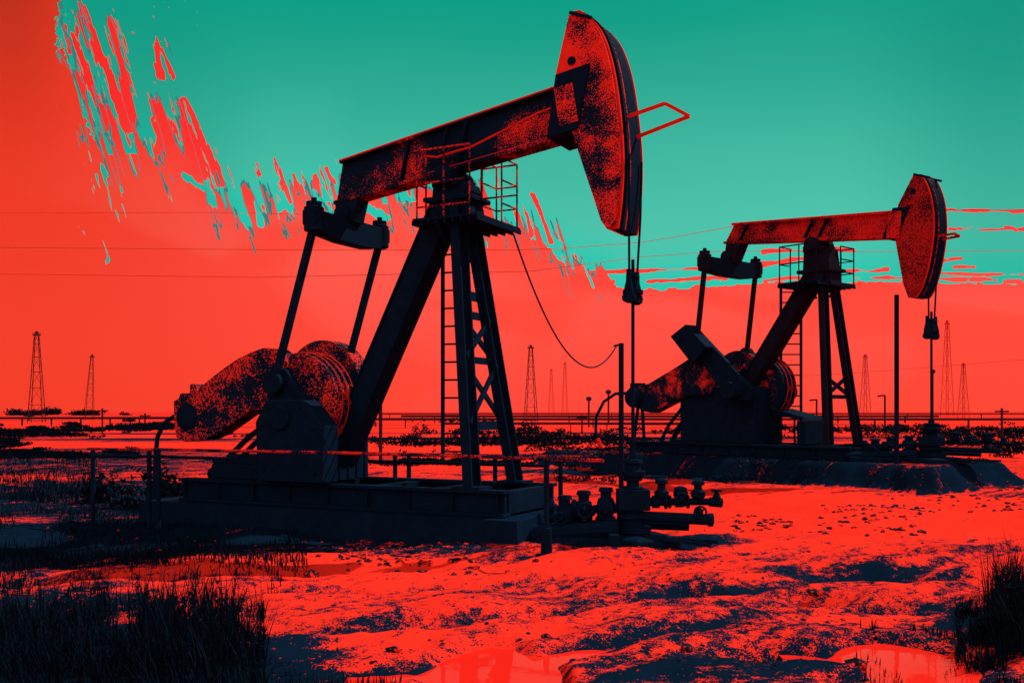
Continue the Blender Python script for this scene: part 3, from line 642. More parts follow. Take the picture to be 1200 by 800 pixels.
a2 = 50.0
j2 = thing('pumpjack', (9.9, 23.5, 0), R(-a2), 'smaller dull red pumpjack farther back on the raised earth pad', 'pumpjack')
mats2 = dict(steel='steel', strut='strut2', beam='red_beam', head='red_head', patch='red_beam', hanger='red_beam', eq='steel_speck', eqend='strut2', crank='steel_speck', guard='guard2', railing='strut2', red_edge='red_edge', steel_speck='steel_speck')
P2 = dict(k=1.3, mats=mats2, skid=(-8.8, -1.5, .52, .84), skid_y=.95, post_top=(-2.98, 5.25), leg_x=-2.36, leg_w=.24, leg_y=(.22, .68),
    braces=((.10, .10), (.72, .10)), xbraces=((.60, .71),),
    rear_leg=(-6.1, 1.2), rear_w=.37, pivot=(-3.02, 6.02),
    beam=((-5.66, 6.94), (-.50, 6.52), (-.80, 5.88), (-5.95, 6.40)), stiffeners=(.10, .50, .58),
    endplate=(-.30, .12), end_up=.04,
    head=[(-.30, 7.28), (-.05, 7.10), (.12, 6.6), (.16, 5.9), (.04, 5.12), (-.12, 4.62), (-.26, 4.42), (-.42, 4.40), (-.55, 4.75), (-.76, 5.86), (-.68, 6.64)],
    face=[(-.20, 7.30), (-.02, 7.10), (.14, 6.6), (.18, 5.9), (.06, 5.12), (-.10, 4.62), (-.24, 4.40)], crank_far=[(-5.7, 3.2), (-5.5, 3.3), (-4.4, 2.4), (-4.5, 1.9), (-5.2, 1.9)], head_t=.29, nfront=7, hole=(-.3, 6.9),
    hanger=((.15, -.1, 5.80), (.60, -.1, 5.80), (.62, .1, 5.76), (.15, .1, 5.74)),
    carrier=(3.90, 3.42, .9), cable_y=(-.20, .22), cable_top=5.9,
    eq=(-5.84, 5.80), eq_w=1.14, tail=(-5.72, 6.42), pin=(-6.15, 3.35), shaft=(-4.85, 2.25), crank_y=1.14, pit_w=.10,
    crank=[(-6.78, 3.90), (-6.28, 4.05), (-4.35, 2.30), (-4.45, 2.0), (-5.05, 1.95)],
    weights=([[(-6.86, 3.80), (-6.32, 4.10), (-5.6, 3.45), (-6.1, 3.0)]], [arc(-6.35, 2.55, .92, 20, 180, 18) + [(-7.2, 2.2), (-5.5, 2.2)]]),
    gear=(-7.15, -4.6, .84, 2.38, .62), drum=(-5.0, 2.35, .86, .10),
    guard=[(-8.85, 2.05), (-8.5, 1.72), (-8.1, 1.66), (-6.9, 2.14), (-6.0, 2.2), (-5.9, 2.9), (-6.25, 3.26), (-6.7, 3.18), (-7.15, 2.97), (-8.2, 2.52), (-8.85, 2.40)], guard_y=(-.80, -.40),
    motor=(-8.75, -.45, 2.12),
    mounts=([[(-8.9, -.7, .7), (-8.75, -.65, 1.9)], .05], [[(-8.45, -.7, .7), (-8.6, -.65, 1.9)], .05], [[(-7.9, -.6, .84), (-7.6, -.6, 1.3), (-7.0, -.6, 1.9)], .05], [[(-7.5, -.6, .84), (-7.3, -.6, 1.2), (-6.9, -.6, 1.6)], .05], [[(-8.2, .3, .84), (-7.8, .3, 1.4), (-7.0, .3, 2.0)], .05]),
    hose=[(-8.95, -.8, 2.25), (-9.5, -.85, 2.24), (-9.95, -.9, 2.0), (-10.22, -.95, 1.55), (-10.25, -.95, 1.1), (-10.12, -.95, .72)], hose_tip=((-10.16, -.95, .86), (-9.98, -.95, .52)),
    plat=(-3.72, -2.55, -.80, .95, 4.98),
    cages=(([(-3.68, -.78), (-3.1, -.78), (-2.6, -.78)], (.75, .4), (0, 1, 2)), ([(-3.68, -.78), (-3.68, -.3)], (.75, .4), (1,)), ([(-2.95, .3), (-2.95, .92), (-2.58, .92), (-2.58, .3)], (.75, .5, .25), (0, 1, 2, 3))),
    ladder=((-4.55, 1.0, 5.15), (-4.55, 1.0, .84)), ladder_w=.56, ladder_dir=(.64, .77, 0), rung=.27)
pumpjack(P2, j2)
# the sloping cover behind the gearbox of the second pumpjack
mb = MB().prism([(-4.5, 1.78), (-3.55, 1.55), (-3.5, 1.46), (-4.5, 1.62)], .1, 1.0).box(-3.75, -3.5, .1, 1.0, .84, 1.46)
for q in range(4): mb.box(-4.4 + q * .2, -4.36 + q * .2, .9, .94, .84, 1.62)
mb.build('brake_cover', 'steel', j2)

# ------------------------------------------------------------------ pads
def pad(name, rootloc, rz, x0, x1, y0, y1, ztop, flare, label, cat, mat, seed, nx=60):
    o = thing(name, rootloc, rz, label, cat) if False else None
    c, s = math.cos(rz), math.sin(rz)
    bm = MB(); ring_t, ring_b = [], []
    per = []
    for i in range(nx): per.append((x0 + (x1 - x0) * i / nx, y0))
    for i in range(14): per.append((x1, y0 + (y1 - y0) * i / 14))
    for i in range(nx): per.append((x1 - (x1 - x0) * i / nx, y1))
    for i in range(14): per.append((x0, y1 - (y1 - y0) * i / 14))
    cx, cy = (x0 + x1) / 2, (y0 + y1) / 2
    for (x, y) in per:
        n = noise.noise((x * 1.5 + seed, y * 1.5, seed)) * flare * .9
        dxx = math.copysign(1, x - cx) if abs(x - cx) > (x1 - x0) / 2 - .01 else 0; dyy = math.copysign(1, y - cy) if abs(y - cy) > (y1 - y0) / 2 - .01 else 0
        ring_t.append(bm.bm.verts.new((x + dxx * n * .3, y + dyy * n * .3, ztop + n * .05)))
        ring_b.append(bm.bm.verts.new((x + dxx * (flare + n), y + dyy * (flare + n), -.18)))
    bm.bm.faces.new(ring_t)
    n = len(per)
    for i in range(n): bm.bm.faces.new([ring_t[i], ring_b[i], ring_b[(i + 1) % n], ring_t[(i + 1) % n]])
    o = bm.build(name, mat); o.location = rootloc; o.rotation_euler = (0, 0, rz)
    return o
o = pad('concrete_pad', (1.53, 12.6, 0), R(-a1), -7.5, -1.12, -1.05, 1.1, .355, .06, '', '', 'concrete', 1)
tag(o, 'dark stained concrete pad under the large foreground pumpjack', 'concrete pad')

# ------------------------------------------------------------------ wellheads
def valve(mb, c, ax, L, r):
    mb.lathe(c, ax, [(0, r * 1.7), (.03, r * 1.7), (.031, r), (L * .3, r), (L * .35, r * 1.5), (L * .65, r * 1.5), (L * .7, r), (L - .03, r), (L - .029, r * 1.7), (L, r * 1.7)], 14)
def wheel(par, c, ax, Rr, stem):
    ax = Vector(ax); c = Vector(c)
    mb = MB().lathe(c, ax, [(0, .05), (.04, .055), (.08, .035), (stem, .018)], 10); e = c + ax * stem
    mb.ring(e, ax, Rr, .014, 18, 6)
    u = ax.orthogonal().normalized(); v = ax.cross(u)
    for d in (u, v): mb.tube([e - d * Rr, e + d * Rr], .01, 5)
    mb.build('handwheel', 'steel', par)
def wellhead(root, k, big):
    MB().lathe((0, 0, -.05), (0, 0, 1), [(0, .24), (.12, .24), (.13, .17), (.22, .17), (.23, .23), (.30, .23), (.31, .15), (.40, .15), (.41, .20), (.46, .20), (.47, .13), (.56, .13)], 22).build('casing_head', 'steel', root)
    MB().box(-.20, .20, -.17, .17, .46, .72).lathe((0, 0, .72), (0, 0, 1), [(0, .14), (.03, .14), (.035, .08), (.10, .08), (.105, .12), (.15, .12)], 16).build('tubing_head', 'steel', root, .012)
    MB().lathe((0, 0, .86), (0, 0, 1), [(0, .09), (.03, .15), (.09, .16), (.10, .10), (.18, .09), (.19, .13), (.23, .12), (.24, .05), (.34, .045)], 16).build('stuffing_box', 'steel', root)
    mb = MB(); valve(mb, (.15, 0, .56), (1, 0, 0), .28, .055); valve(mb, (.45, 0, .56), (1, 0, 0), .26, .05); mb.tube([(.71, 0, .56), (.98, 0, .56)], .045, 10); mb.tube([(.97, 0, .56), (1.13, 0, .545)], .06, 10)
    mb.build('flow_pipe', 'steel', root)
    for x, z, s in ((.36, .60, .24), (.60, .60, .14), (.82, .60, .22)):
        mb = MB().lathe((x, -.02, z), (0, 0, 1), [(0, .07), (.03, .09), (.09, .095), (.11, .06), (.13, .05), (s * .75, .05), (s * .8, .085), (s, .08), (s + .02, .03)], 12); mb.build('valve_bonnet', 'steel', root)
    wheel(root, (.82, -.06, .44), (0, -1, 0), .075, .12); wheel(root, (.60, -.05, .60), (0, -1, 0), .08, .1); wheel(root, (1.06, 0, .58), (0, 0, 1), .06, .12)
    mb = MB(); mb.tube([(.1, -.05, .38), (.95, -.12, .345)], .07, 12); mb.lathe((.93, -.12, .345), (1, -.08, -.03), [(0, .085), (.06, .085), (.07, .05)], 12); mb.build('flow_pipe', 'steel', root)
    mb = MB(); valve(mb, (-.15, 0, .47), (-1, 0, 0), .3, .06); mb.tube([(-.45, 0, .47), (-1.0, .1, .34)], .055, 10); mb.tube([(-.2, -.15, .24), (-1.3, -.05, .15)], .11, 10)
    mb.build('casing_pipe', 'steel', root)
    for x, z in ((-.34, .50), (-.62, .46), (-.86, .40)):
        mb = MB().lathe((x, .02, z), (0, 0, 1), [(-.08, .10), (.03, .11), (.10, .10), (.11, .07), (.18, .07), (.19, .10), (.24, .08)], 12); mb.build('valve_bonnet', 'steel', root)
    rg = random.Random(4)
    for i in range(9):
        x = -1.15 + i * .13 + rg.uniform(-.04, .04); z = rg.uniform(.12, .34); rr = rg.uniform(.05, .085); yy = rg.uniform(.12, .34)
        MB().lathe((x, yy, z - .1), (0, 0, 1), [(0, rr), (.12, rr), (.13, rr * .6), (.2, rr * .6), (.21, rr * 1.05), (.21 + rg.uniform(.03, .1), rr), (.36, rr * .3)], 10).build('pipe_fitting', 'steel', root)
    MB().tube([(-1.25, .22, .2), (-.2, .24, .26), (.75, .26, .22)], .06, 10).build('casing_pipe', 'steel', root)
    wheel(root, (-.62, -.05, .46), (0, -1, 0), .09, .12); wheel(root, (-.36, -.06, .44), (0, -1, 0), .08, .1); wheel(root, (-.92, -.04, .36), (0, -1, 0), .07, .1)
    MB().lathe((0, 0, -.15), (0, 0, 1), [(0, .52), (.26, .50), (.30, .44), (.31, .2)], 8).build('cellar_curb', 'concrete', root, .02)
    MB().box(-1.25, -.3, -.28, .12, -.05, .13).build('pipe_sleeper', 'steel', root, .02)
    MB().box(-.7, .55, -.34, -.18, .03, .11).box(-.35, -.22, -.5, .3, .03, .2).build('pipe_cradle', 'steel', root, .01)
    MB().bar((.2, -.25, .12), (1.0, -.35, .10), .05, .05).bar((.1, -.35, .16), (.9, -.42, .06), .04, .04).build('tie_rod', 'steel', root)
wh1 = thing('wellhead', (1.53, 12.6, 0.0), 0, 'dark wellhead with valves and pipes below the large horsehead', 'wellhead')
wellhead(wh1, 1, True)
wh2 = thing('wellhead', (9.9, 23.5, .50), R(-22), 'dark wellhead with round valves under the farther pumpjack', 'wellhead')
wellhead(wh2, 1.0, False); wh2.scale = (1.45, 1.4, .85)

# ------------------------------------------------------------------ guard rail, pipes, poles
def at3(u, v, Y): return ((u - 600) / F * Y, Y, 1.7 + (482 - v) / F * Y)
gr = thing('pipe_guard_rail', (1.53, 12.6, 0), R(-a1), 'long low pipe guard rail running in front of the large pumpjack', 'guard rail')
MB().tube([(-8.1, -1.5, 1.14), (-6.0, -1.5, 1.16), (-3, -1.5, 1.17), (.2, -1.5, 1.15)], .019, 8).build('top_rail', 'rail', gr)
MB().tube([(-8.1, -1.44, 1.04), (-6.6, -1.44, 1.05), (-5.2, -1.44, 1.05)], .024, 8).build('lower_rail', 'steel', gr)
for x in (-8.02, -6.86, -6.68, -.52): MB().tube([(x, -1.47, -.1), (x, -1.47, 1.14)], .034, 8).build('rail_post', 'steel', gr)
MB().lathe((-.52, -1.47, .0), (0, 0, 1), [(0, .13), (.05, .13), (.06, .07), (.35, .06), (.36, .035)], 12).build('post_sleeve', 'steel', gr)
g2 = thing('pipe_guard_rail', (1.53, 12.6, 0), R(-a1), 'shorter pipe guard rail behind the legs of the large pumpjack', 'guard rail')
MB().tube([(-5.2, 1.3, 1.02), (-1.0, 1.3, 1.04)], .03, 8).build('top_rail', 'rail', g2)
MB().tube([(-5.2, 1.36, .90), (-1.8, 1.36, .90)], .026, 8).build('lower_rail', 'steel', g2)
for x in (-4.48, -4.22, -2.68, -1.6): MB().tube([(x, 1.33, -.1), (x, 1.33, 1.03)], .036, 8).build('rail_post', 'steel', g2)
# second rail, by the farther pumpjack's well
tag(MB().lathe((0, 0, 0), (0, 0, 1), [(0, .05), (3.72, .05), (3.73, .035)], 12).build('pipe_post', 'steel'), 'tall plain dark pipe post standing beside the farther wellhead', 'post').location = (8.5, 22.0, .55)
# pole with the slack wire
x, y, z = at3(728, 402, 21.0)
pole = thing('cable_pole', (x, y, 0), 0, 'thin pole holding the slack wire left of the large pump rod', 'pole')
MB().tube([(0, 0, -.2), (0, 0, z)], .055, 8).build('shaft', 'steel', pole)
MB().bar((-.16, 0, z - .06), (.05, 0, z - .02), .04, .04).build('bracket', 'steel', pole)
p0 = Vector((1.53, 12.6, 0)) + Matrix.Rotation(R(-a1), 3, 'Z') @ Vector((-2.05, .7, 4.22)); p1 = Vector((x - .1, y, z - .06))
mb = MB(); mb.tube([p0.lerp(p1, t / 24) + Vector((0, 0, -1.05 * 4 * (t / 24) * (1 - t / 24))) for t in range(25)], .014, 5)
tag(mb.build('slack_wire', 'steel'), 'slack dark wire sagging from the pump platform to the thin pole', 'wire')
for (pts, Y, lab) in (([(-40, 289), (0, 290), (350, 293), (600, 293), (660, 291), (752, 284), (800, 276), (855, 266), (1000, 251), (1098, 246), (1240, 246)], 60, 'upper overhead wire crossing the whole sky behind both pumpjacks'),
                      ([(-40, 320), (0, 321), (300, 325), (620, 318), (752, 301), (850, 294), (1000, 295), (1240, 293)], 62, 'middle overhead wire crossing the sky below the upper one'),
                      ([(-40, 250), (250, 249), (400, 252)], 75, 'short faint overhead wire high in the red sky at left'),
                      ([(780, 452), (950, 440), (1040, 434), (1240, 418)], 90, 'low faint wire above the horizon behind the farther pumpjack')):
    mb = MB(); mb.tube([at3(u, v, Y) for u, v in pts], .017 if Y < 70 else .015, 5)
    tag(mb.build('overhead_wire', 'wire'), lab, 'wire', 'overhead power wires')

# lattice towers
def tower(u, v, ub, Y, half, mat, label, lean=0.0, lev=6):
    x, _, z = at3(ub, 482, Y); zt = at3(u, v, Y)[2]
    t = thing('lattice_tower', (x, Y, 0), R(12), label, 'lattice tower', 'distant lattice towers')
    tw = half * .22; mb = MB(); r = half * .085
    c4 = ((-1, -1), (1, -1), (1, 1), (-1, 1))
    def P_(f, i): h = half + (tw - half) * f; return Vector((c4[i][0] * h + lean * f, c4[i][1] * h, zt * f))
    for i in range(4): mb.bar(P_(0, i), P_(.96, i), r, r)
    fs = [0.02] + [.96 * (1 - (1 - j / lev) ** 1.25) for j in range(1, lev + 1)]
    for j, f in enumerate(fs):
        for i in range(4): mb.bar(P_(f, i), P_(f, (i + 1) % 4), r * .6, r * .6)
        if j < lev:
            for i in range(4): mb.bar(P_(f, i), P_(fs[j + 1], (i + 1) % 4), r * .4, r * .4)
    mb.build('lattice_frame', mat, t)
    mb = MB(); mb.box(-tw * 2.4 + lean, tw * 2.4 + lean, -tw, tw, zt * .955, zt * .968).box(-tw * .7 + lean, tw * .7 + lean, -tw * .7, tw * .7, zt * .968, zt)
    mb.bar((-tw * 2.4 + lean, 0, zt * .98), (tw * 2.4 + lean, 0, zt * .98), r, r)
    mb.build('crown_block', mat, t)
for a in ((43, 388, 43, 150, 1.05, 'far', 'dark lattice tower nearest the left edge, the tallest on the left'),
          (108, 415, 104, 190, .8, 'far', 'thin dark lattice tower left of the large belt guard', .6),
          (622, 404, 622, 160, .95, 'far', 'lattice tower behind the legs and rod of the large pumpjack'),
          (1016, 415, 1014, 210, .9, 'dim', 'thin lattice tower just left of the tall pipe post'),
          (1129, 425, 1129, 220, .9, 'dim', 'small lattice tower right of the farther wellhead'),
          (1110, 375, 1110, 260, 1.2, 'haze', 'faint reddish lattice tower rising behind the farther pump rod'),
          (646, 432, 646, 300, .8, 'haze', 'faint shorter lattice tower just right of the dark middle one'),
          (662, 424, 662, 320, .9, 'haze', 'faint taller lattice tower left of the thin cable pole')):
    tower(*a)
# small field poles
def fpole(u, v0, v1, kind, label, rr=.06):
    Y = 1.7 * F / (v1 - 482) if v1 > 486 else 200
    Y = min(Y, 200); x, _, z = at3(u, v0, Y)
    t = thing('field_pole', (x, Y, 0), 0, label, 'pole', 'poles standing in the far field')
    r = max(rr, Y * .0009)
    MB().tube([(0, 0, -.2), (0, 0, z)], r, 6).build('shaft', 'far', t)
    mb = MB()
    if kind == 'lamp': mb.lathe((0, 0, z - .03 * Y / 20), (0, 0, 1), [(0, r), (.02 * Y / 20, r * 3), (.07 * Y / 20, r * 3), (.09 * Y / 20, r)], 8)
    elif kind == 'cross': mb.bar((-r * 6, 0, z - r * 3), (r * 6, 0, z - r * 3), r * 1.4, r * 1.4)
    else: mb.bar((0, 0, z), (-r * 8, 0, z - r), r * 1.3, r * 1.6)
    mb.build('pole_head', 'far', t)
for a in ((446, 425, 545, 'arm', 'thin dark pole between the rear leg and the ladder'), (690, 468, 500, 'lamp', 'short pole with a blob head left of the cable pole'), (713, 460, 497, 'lamp', 'pole with a blob head close left of the cable pole'), (682, 486, 508, 'cross', 'low cross headed stake in the field right of the large pumpjack'),
          (957, 468, 498, 'arm', 'short pole between the farther ladder and post legs'), (1037, 463, 498, 'arm', 'short bent head pole left of the tall pipe post'), (1093, 436, 500, 'lamp', 'slim pole seen behind the farther pump rod'), (1174, 478, 519, 'cross', 'dark stake near the right edge of the field'),
          (120, 478, 508, 'cross', 'low stake in the field at left beneath the thin tower'), (170, 484, 498, 'cross', 'small stake left of the belt guard tip'), (34, 484, 492, 'cross', 'tiny stake under the tallest left tower'), (590, 486, 510, 'cross', 'small stake seen between tower and post legs')):
    fpole(*a)

# far pipelines and banks along the horizon
def pipeline(v, Y, u0, u1, r, label):
    z = at3(0, v, Y)[2]; x0, x1 = at3(u0, 0, Y)[0], at3(u1, 0, Y)[0]
    t = thing('pipeline', ((x0 + x1) / 2, Y, 0), 0, label, 'pipeline', 'pipelines across the far field')
    h = (x1 - x0) / 2; n = max(8, int(h / 8))
    MB().tube([(-h + 2 * h * i / n, 0, z + .08 * r * noise.noise((i * 1.7, v, 0))) for i in range(n + 1)], r, 6).build('pipe', 'far', t)
    for i in range(n): MB().box(-h + 2 * h * (i + .5) / n - r * .4, -h + 2 * h * (i + .5) / n + r * .4, -r, r, -.3, z - r * .5).build('pipe_support', 'far', t)
for a in ((484.6, 230, 240, 1280, .16, 'farthest thin pipeline lying along the horizon'), (487.5, 150, 470, 1100, .17, 'second pipeline below the horizon line'), (491, 105, 420, 1300, .13, 'middle pipeline crossing the field behind the legs'), (496, 75, 520, 860, .08, 'nearest short pipeline left of the farther pumpjack'), (489.5, 125, -60, 215, .14, 'pipeline in the field at the left edge')):
    pipeline(*a)

# ------------------------------------------------------------------ vegetation
def leafmass(mb, n, fn, size, rng, flat=.5):
    for _ in range(n):
        p, s = fn(rng); s *= size
        d = Vector((rng.uniform(-1, 1), rng.uniform(-1, 1), rng.uniform(-flat, 1))).normalized(); q = d.orthogonal().normalized()
        q = (q * math.cos(rng.uniform(0, 6.28)) + d.cross(q) * math.sin(rng.uniform(0, 6.28))); e = d * s
        mb.poly([p - q * s * .3, p + q * s * .3, p + q * s * .12 + e, p + e * 1.25])
def shrub(x, y, w_, h, n, leaf, label, seed, mat='leaf', group='dark shrubs about the oilfield'):
    rng = random.Random(seed); t = thing('shrub', (x, y, gz(x, y) - .02), 0, label, 'shrub', group)
    lob = [(rng.uniform(-.7, .7) * w_, rng.uniform(-.5, .5) * w_ * .7, rng.uniform(.08, .62) * h, rng.uniform(.25, .5)) for _ in range(11)]
    def fn(r):
        cx, cy, cz, rr = r.choice(lob); d = Vector((r.gauss(0, 1), r.gauss(0, 1), r.gauss(0, 1))).normalized() * (r.random() ** .4)
        p = Vector((cx + d.x * rr * w_, cy + d.y * rr * w_, cz + d.z * rr * h)); p.z = max(.01, p.z); return p, r.uniform(.6, 1.3)
    mb = MB(); leafmass(mb, n, fn, leaf, rng); mb.build('foliage', mat, t)
    mb = MB()
    for cx, cy, cz, rr in lob: mb.tube([(cx * .15, cy * .15, -.1), (cx * .6, cy * .6, cz * .6), (cx, cy, cz)], leaf * .16, 5, leaf * .06)
    mb.build('stem', mat, t)
SH = [(170, 596, 105, 62, 900, .09, 'bushy dark shrub left of the large pumpjack behind the guard rail'), (118, 588, 50, 55, 500, .08, 'smaller dark shrub at the far left end of the guard rail'), (215, 590, 36, 40, 300, .08, 'low twiggy shrub beside the hose of the large pumpjack'),
      (640, 528, 70, 24, 500, .12, 'rounded dark shrub in the field right of the large post legs'), (490, 510, 30, 16, 250, .12, 'small shrub in the field beside the ladder foot'),
      (1180, 536, 60, 24, 500, .12, 'low dark shrub at the right edge beyond the sand'), (1110, 518, 110, 20, 600, .16, 'long low dark shrub behind the farther wellhead'), (1030, 512, 80, 16, 500, .16, 'low shrub behind the foot of the tall pipe post'), (1170, 515, 60, 18, 400, .16, 'mid dark shrub near the right edge of the field'),
      (30, 486.5, 70, 8, 900, 1.1, 'dark distant shrub line at the foot of the tallest left tower'), (62, 486, 24, 9, 500, 1.0, 'round distant shrub right of the tallest left tower'), (95, 486.5, 50, 7, 700, 1.0, 'distant shrub at the foot of the thin left tower'), (145, 486.5, 20, 4, 150, .7, 'last tiny distant shrub left of the belt guard'),
      (1190, 742, 62, 90, 800, .055, 'tall dark bush at the right edge beside the puddle')]
for i, (u, v, wp, hp_, n, leaf, lab) in enumerate(SH):
    x, y = at(u, v); s = y / F
    shrub(x, y, wp * s / 2, hp_ * s, n, leaf, lab, 100 + i)
# far scrub in bands: uncountable
rng = random.Random(5); mb = MB()
def scrub(n, ur, vr, hs, leaf, gap=.5, seed=0):
    for _ in range(n):
        for _t in range(20):
            u, v = rng.uniform(*ur), rng.uniform(*vr); x, y = at(u, v)
            if noise.noise((u * .006 + seed, v * .11 + seed, 1.5)) + .5 * noise.noise((u * .03, v * .3, seed)) > gap - .5: break
        s = y / F; z0 = gz(x, y)
        for _k in range(3):
            p = Vector((x + rng.uniform(-3, 3) * s, y + rng.uniform(-.3, .3), z0 + rng.uniform(0, hs) * s))
            d = Vector((rng.uniform(-1, 1), rng.uniform(-.3, .3), rng.uniform(.1, 1))).normalized() * leaf * s; q = Vector((1, 0, 0)) * leaf * s * .4
            mb.poly([p - q, p + q, p + d])
scrub(3600, (430, 1230), (494, 524), 4, 3.2, .62, 1)
scrub(2200, (-30, 300), (492, 512), 2, 3.2, .62, 2)
scrub(2400, (-30, 160), (514, 538), 2, 3.5, .62, 3)
scrub(1800, (420, 760), (520, 545), 2, 3.2, .66, 4)
scrub(1500, (650, 1160), (545, 566), 3, 3, .5, 6)
tag(mb.build('scrub', 'leaf'), 'low dark scrub in bands across the far field', 'scrub', kind='stuff')
# dark ground cover and dry weeds in the left of the yard
mb = MB()
def blades(n, ur, vr, hmin, hmax, wd, keep=lambda u, v: True, lean=.35):
    c = 0; tries = 0
    while c < n and tries < n * 30:
        tries += 1
        u, v = rng.uniform(*ur), rng.uniform(*vr)
        if not keep(u, v): continue
        x, y = at(u, v); z = gz(x, y); h = rng.uniform(hmin, hmax); an = rng.uniform(0, 6.28); l = rng.uniform(0, lean) * h
        d = Vector((math.cos(an), math.sin(an), 0)); q = Vector((-d.y, d.x, 0)) * wd * rng.uniform(.6, 1.3)
        b = Vector((x, y, z - .02)); m_ = b + Vector((0, 0, h * .55)) + d * l * .35; t = b + Vector((0, 0, h)) + d * l
        mb.poly([b - q, b + q, m_ + q * .7, m_ - q * .7]); mb.poly([m_ - q * .7, m_ + q * .7, t]); c += 1
yard = lambda u, v: noise.noise((u * .012, v * .05, 8)) > -.3
blades(8000, (-20, 360), (580, 668), .04, .15, .008, yard)
blades(2500, (-20, 120), (540, 590), .05, .22, .012, yard)
tag(mb.build('ground_cover', 'leaf'), 'short dark ground cover at left in front of the pumpjack', 'ground cover', kind='stuff')
mb = MB()
top = lambda u: 700 + 20 * math.sin(u * .03) + (0 if u < 290 else (u - 290) * .9)
gk = lambda u, v: v > top(u) + 26 * noise.noise((u * .02, v * .02, 2)) and noise.noise((u * .03, v * .04, 4)) > -.22
blades(9000, (-25, 310), (715, 850), .04, .22, .006, gk, .9)
blades(420, (-25, 310), (700, 830), .25, .5, .0045, gk, .6)
blades(200, (150, 285), (745, 800), .40, .70, .006, gk, .5)
blades(70, (15, 150), (735, 800), .35, .6, .006, gk, .6)
blades(900, (-25, 330), (668, 720), .05, .2, .006, lambda u, v: noise.noise((u * .03, v * .03, 14)) > .05, .7)
blades(600, (150, 290), (735, 800), .22, .44, .006, gk, .6)
blades(900, (290, 470), (770, 850), .04, .12, .005, lambda u, v: v > 770 + (u - 290) * .15)
rg_ = lambda u, v: noise.noise((u * .05, v * .06, 3)) > -.1
blades(1300, (1168, 1235), (690, 765), .12, .55, .006, rg_, .6)
blades(900, (1120, 1185), (700, 775), .04, .24, .006, rg_, .8)
blades(60, (1148, 1200), (700, 745), .5, .8, .006, rg_, .4)
blades(700, (1000, 1200), (735, 830), .04, .12, .006, lambda u, v: noise.noise((u * .02, v * .04, 6)) > .12)
tag(mb.build('grass', 'leaf'), 'dark tall grass filling the lower left corner', 'grass', kind='stuff')
# single weeds standing out of the grass
def weed(u, v, h, label, seed):
    r = random.Random(seed); x, y = at(u, v)
    t = thing('weed', (x, y, gz(x, y)), 0, label, 'weed', 'tall weeds standing out of the corner grass')
    for k in range(r.randint(3, 5)):
        ms, ml = MB(), MB()
        an = r.uniform(0, 6.28); l = r.uniform(.05, .3) * h; hh = h * r.uniform(.65, 1)
        pts = [Vector((math.cos(an) * l * f * f, math.sin(an) * l * f * f, hh * f)) for f in (0, .3, .6, 1)]
        ms.tube(pts, .005, 5, .002)
        for j in range(26):
            f = r.uniform(.3, 1); p = Vector((math.cos(an) * l * f * f, math.sin(an) * l * f * f, hh * f)); d = Vector((r.uniform(-1, 1), r.uniform(-1, 1), r.uniform(0, 1.4))).normalized() * r.uniform(.02, .05); q = d.orthogonal().normalized() * .006
            ml.poly([p - q, p + q, p + d])
        st_ = ms.build('stem', 'leaf', t); ml.build('leaf', 'leaf', st_)
for i, (u, v, h, lab) in enumerate(((272, 770, .62, 'tallest weed at the right end of the corner grass'), (225, 765, .60, 'tall weed beside the tallest one in the corner grass'), (200, 775, .55, 'bushy weed in the middle of the corner grass'), (168, 768, .52, 'slim weed left of the middle of the corner grass'),
                                    (120, 780, .50, 'loose weed in the left half of the corner grass'), (75, 772, .48, 'thin weed near the left edge of the picture'), (300, 785, .34, 'short weed at the outer right of the corner grass'), (245, 790, .55, 'dense weed in front of the tallest one'),
                                    (1160, 735, .55, 'tall thin weed by the bush at the right edge'), (1178, 725, .60, 'second tall weed in the bush at the right edge'))):
    weed(u, v, h, lab, 50 + i)

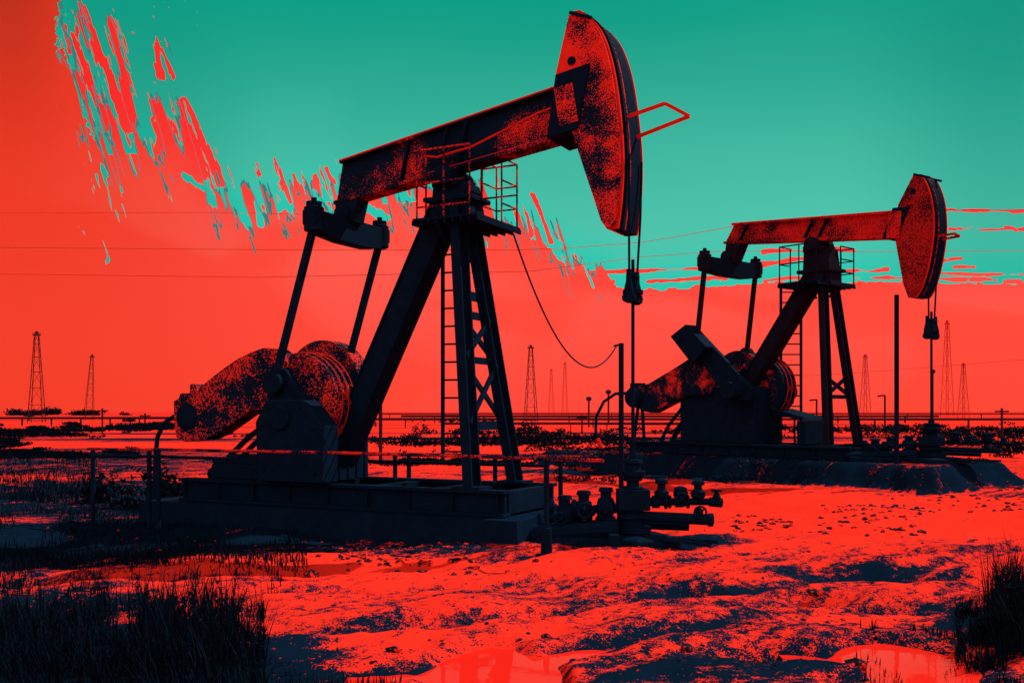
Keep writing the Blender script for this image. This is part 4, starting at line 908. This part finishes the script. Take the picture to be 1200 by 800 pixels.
# ------------------------------------------------------------------ stones and debris
rng = random.Random(12)
def rock(mb, c, s, r):
    vs = []
    bm2 = bmesh.new(); bmesh.ops.create_icosphere(bm2, subdivisions=1, radius=1)
    sx, sy, sz = s * r.uniform(.7, 1.4), s * r.uniform(.7, 1.2), s * r.uniform(.4, .8); a = r.uniform(0, 6.28); ofs = r.uniform(0, 99)
    mp = {}
    for v in bm2.verts:
        q = v.co * (1 + .5 * noise.noise(v.co * 1.3 + Vector((ofs, 0, 0)))); q = Vector((q.x * sx, q.y * sy, q.z * sz)); q.rotate(Matrix.Rotation(a, 3, 'Z'))
        mp[v.index] = mb.bm.verts.new(c + q)
    for f in bm2.faces: mb.bm.faces.new([mp[v.index] for v in f.verts])
    bm2.free()
mb = MB()
for (n, ur, vr, s0, s1) in ((330, (390, 560), (628, 668), .012, .05), (120, (960, 1080), (592, 628), .02, .06), (60, (860, 930), (606, 620), .015, .05), (520, (300, 1200), (615, 790), .006, .028), (110, (1040, 1200), (560, 600), .03, .07), (120, (40, 400), (600, 660), .01, .04), (60, (680, 850), (630, 690), .01, .03)):
    for _ in range(n):
        u, v = rng.uniform(*ur), rng.uniform(*vr); x, y = at(u, v); z = gz(x, y)
        if z > -.06: rock(mb, Vector((x, y, z)), rng.uniform(s0, s1), rng)
tag(mb.build('gravel', 'stone'), 'dark gravel and clods scattered over the red sand', 'gravel', kind='stuff')
for i, (u, v, s, lab) in enumerate(((1003, 770, .07, 'dark stone standing in the right puddle'), (640, 742, .045, 'dark flat stone at the edge of the middle puddle'), (365, 672, .07, 'dark lump of earth on the sand left of centre'), (955, 688, .06, 'round dark clod among the hollows at right'), (806, 762, .06, 'flat dark stone on the sand below the wellhead'), (462, 762, .05, 'small dark stone by the left end of the puddle'), (628, 660, .04, 'lone small stone on the bright sand under the wellhead'))):
    mb = MB(); x, y = at(u, v); rock(mb, Vector((0, 0, 0)), s * 1.2, random.Random(i + 3)); o = mb.build('stone', 'stone'); o.location = (x, y, max(gz(x, y), -.07) + s * .25)
    tag(o, lab, 'stone', 'larger stones lying on the sand')
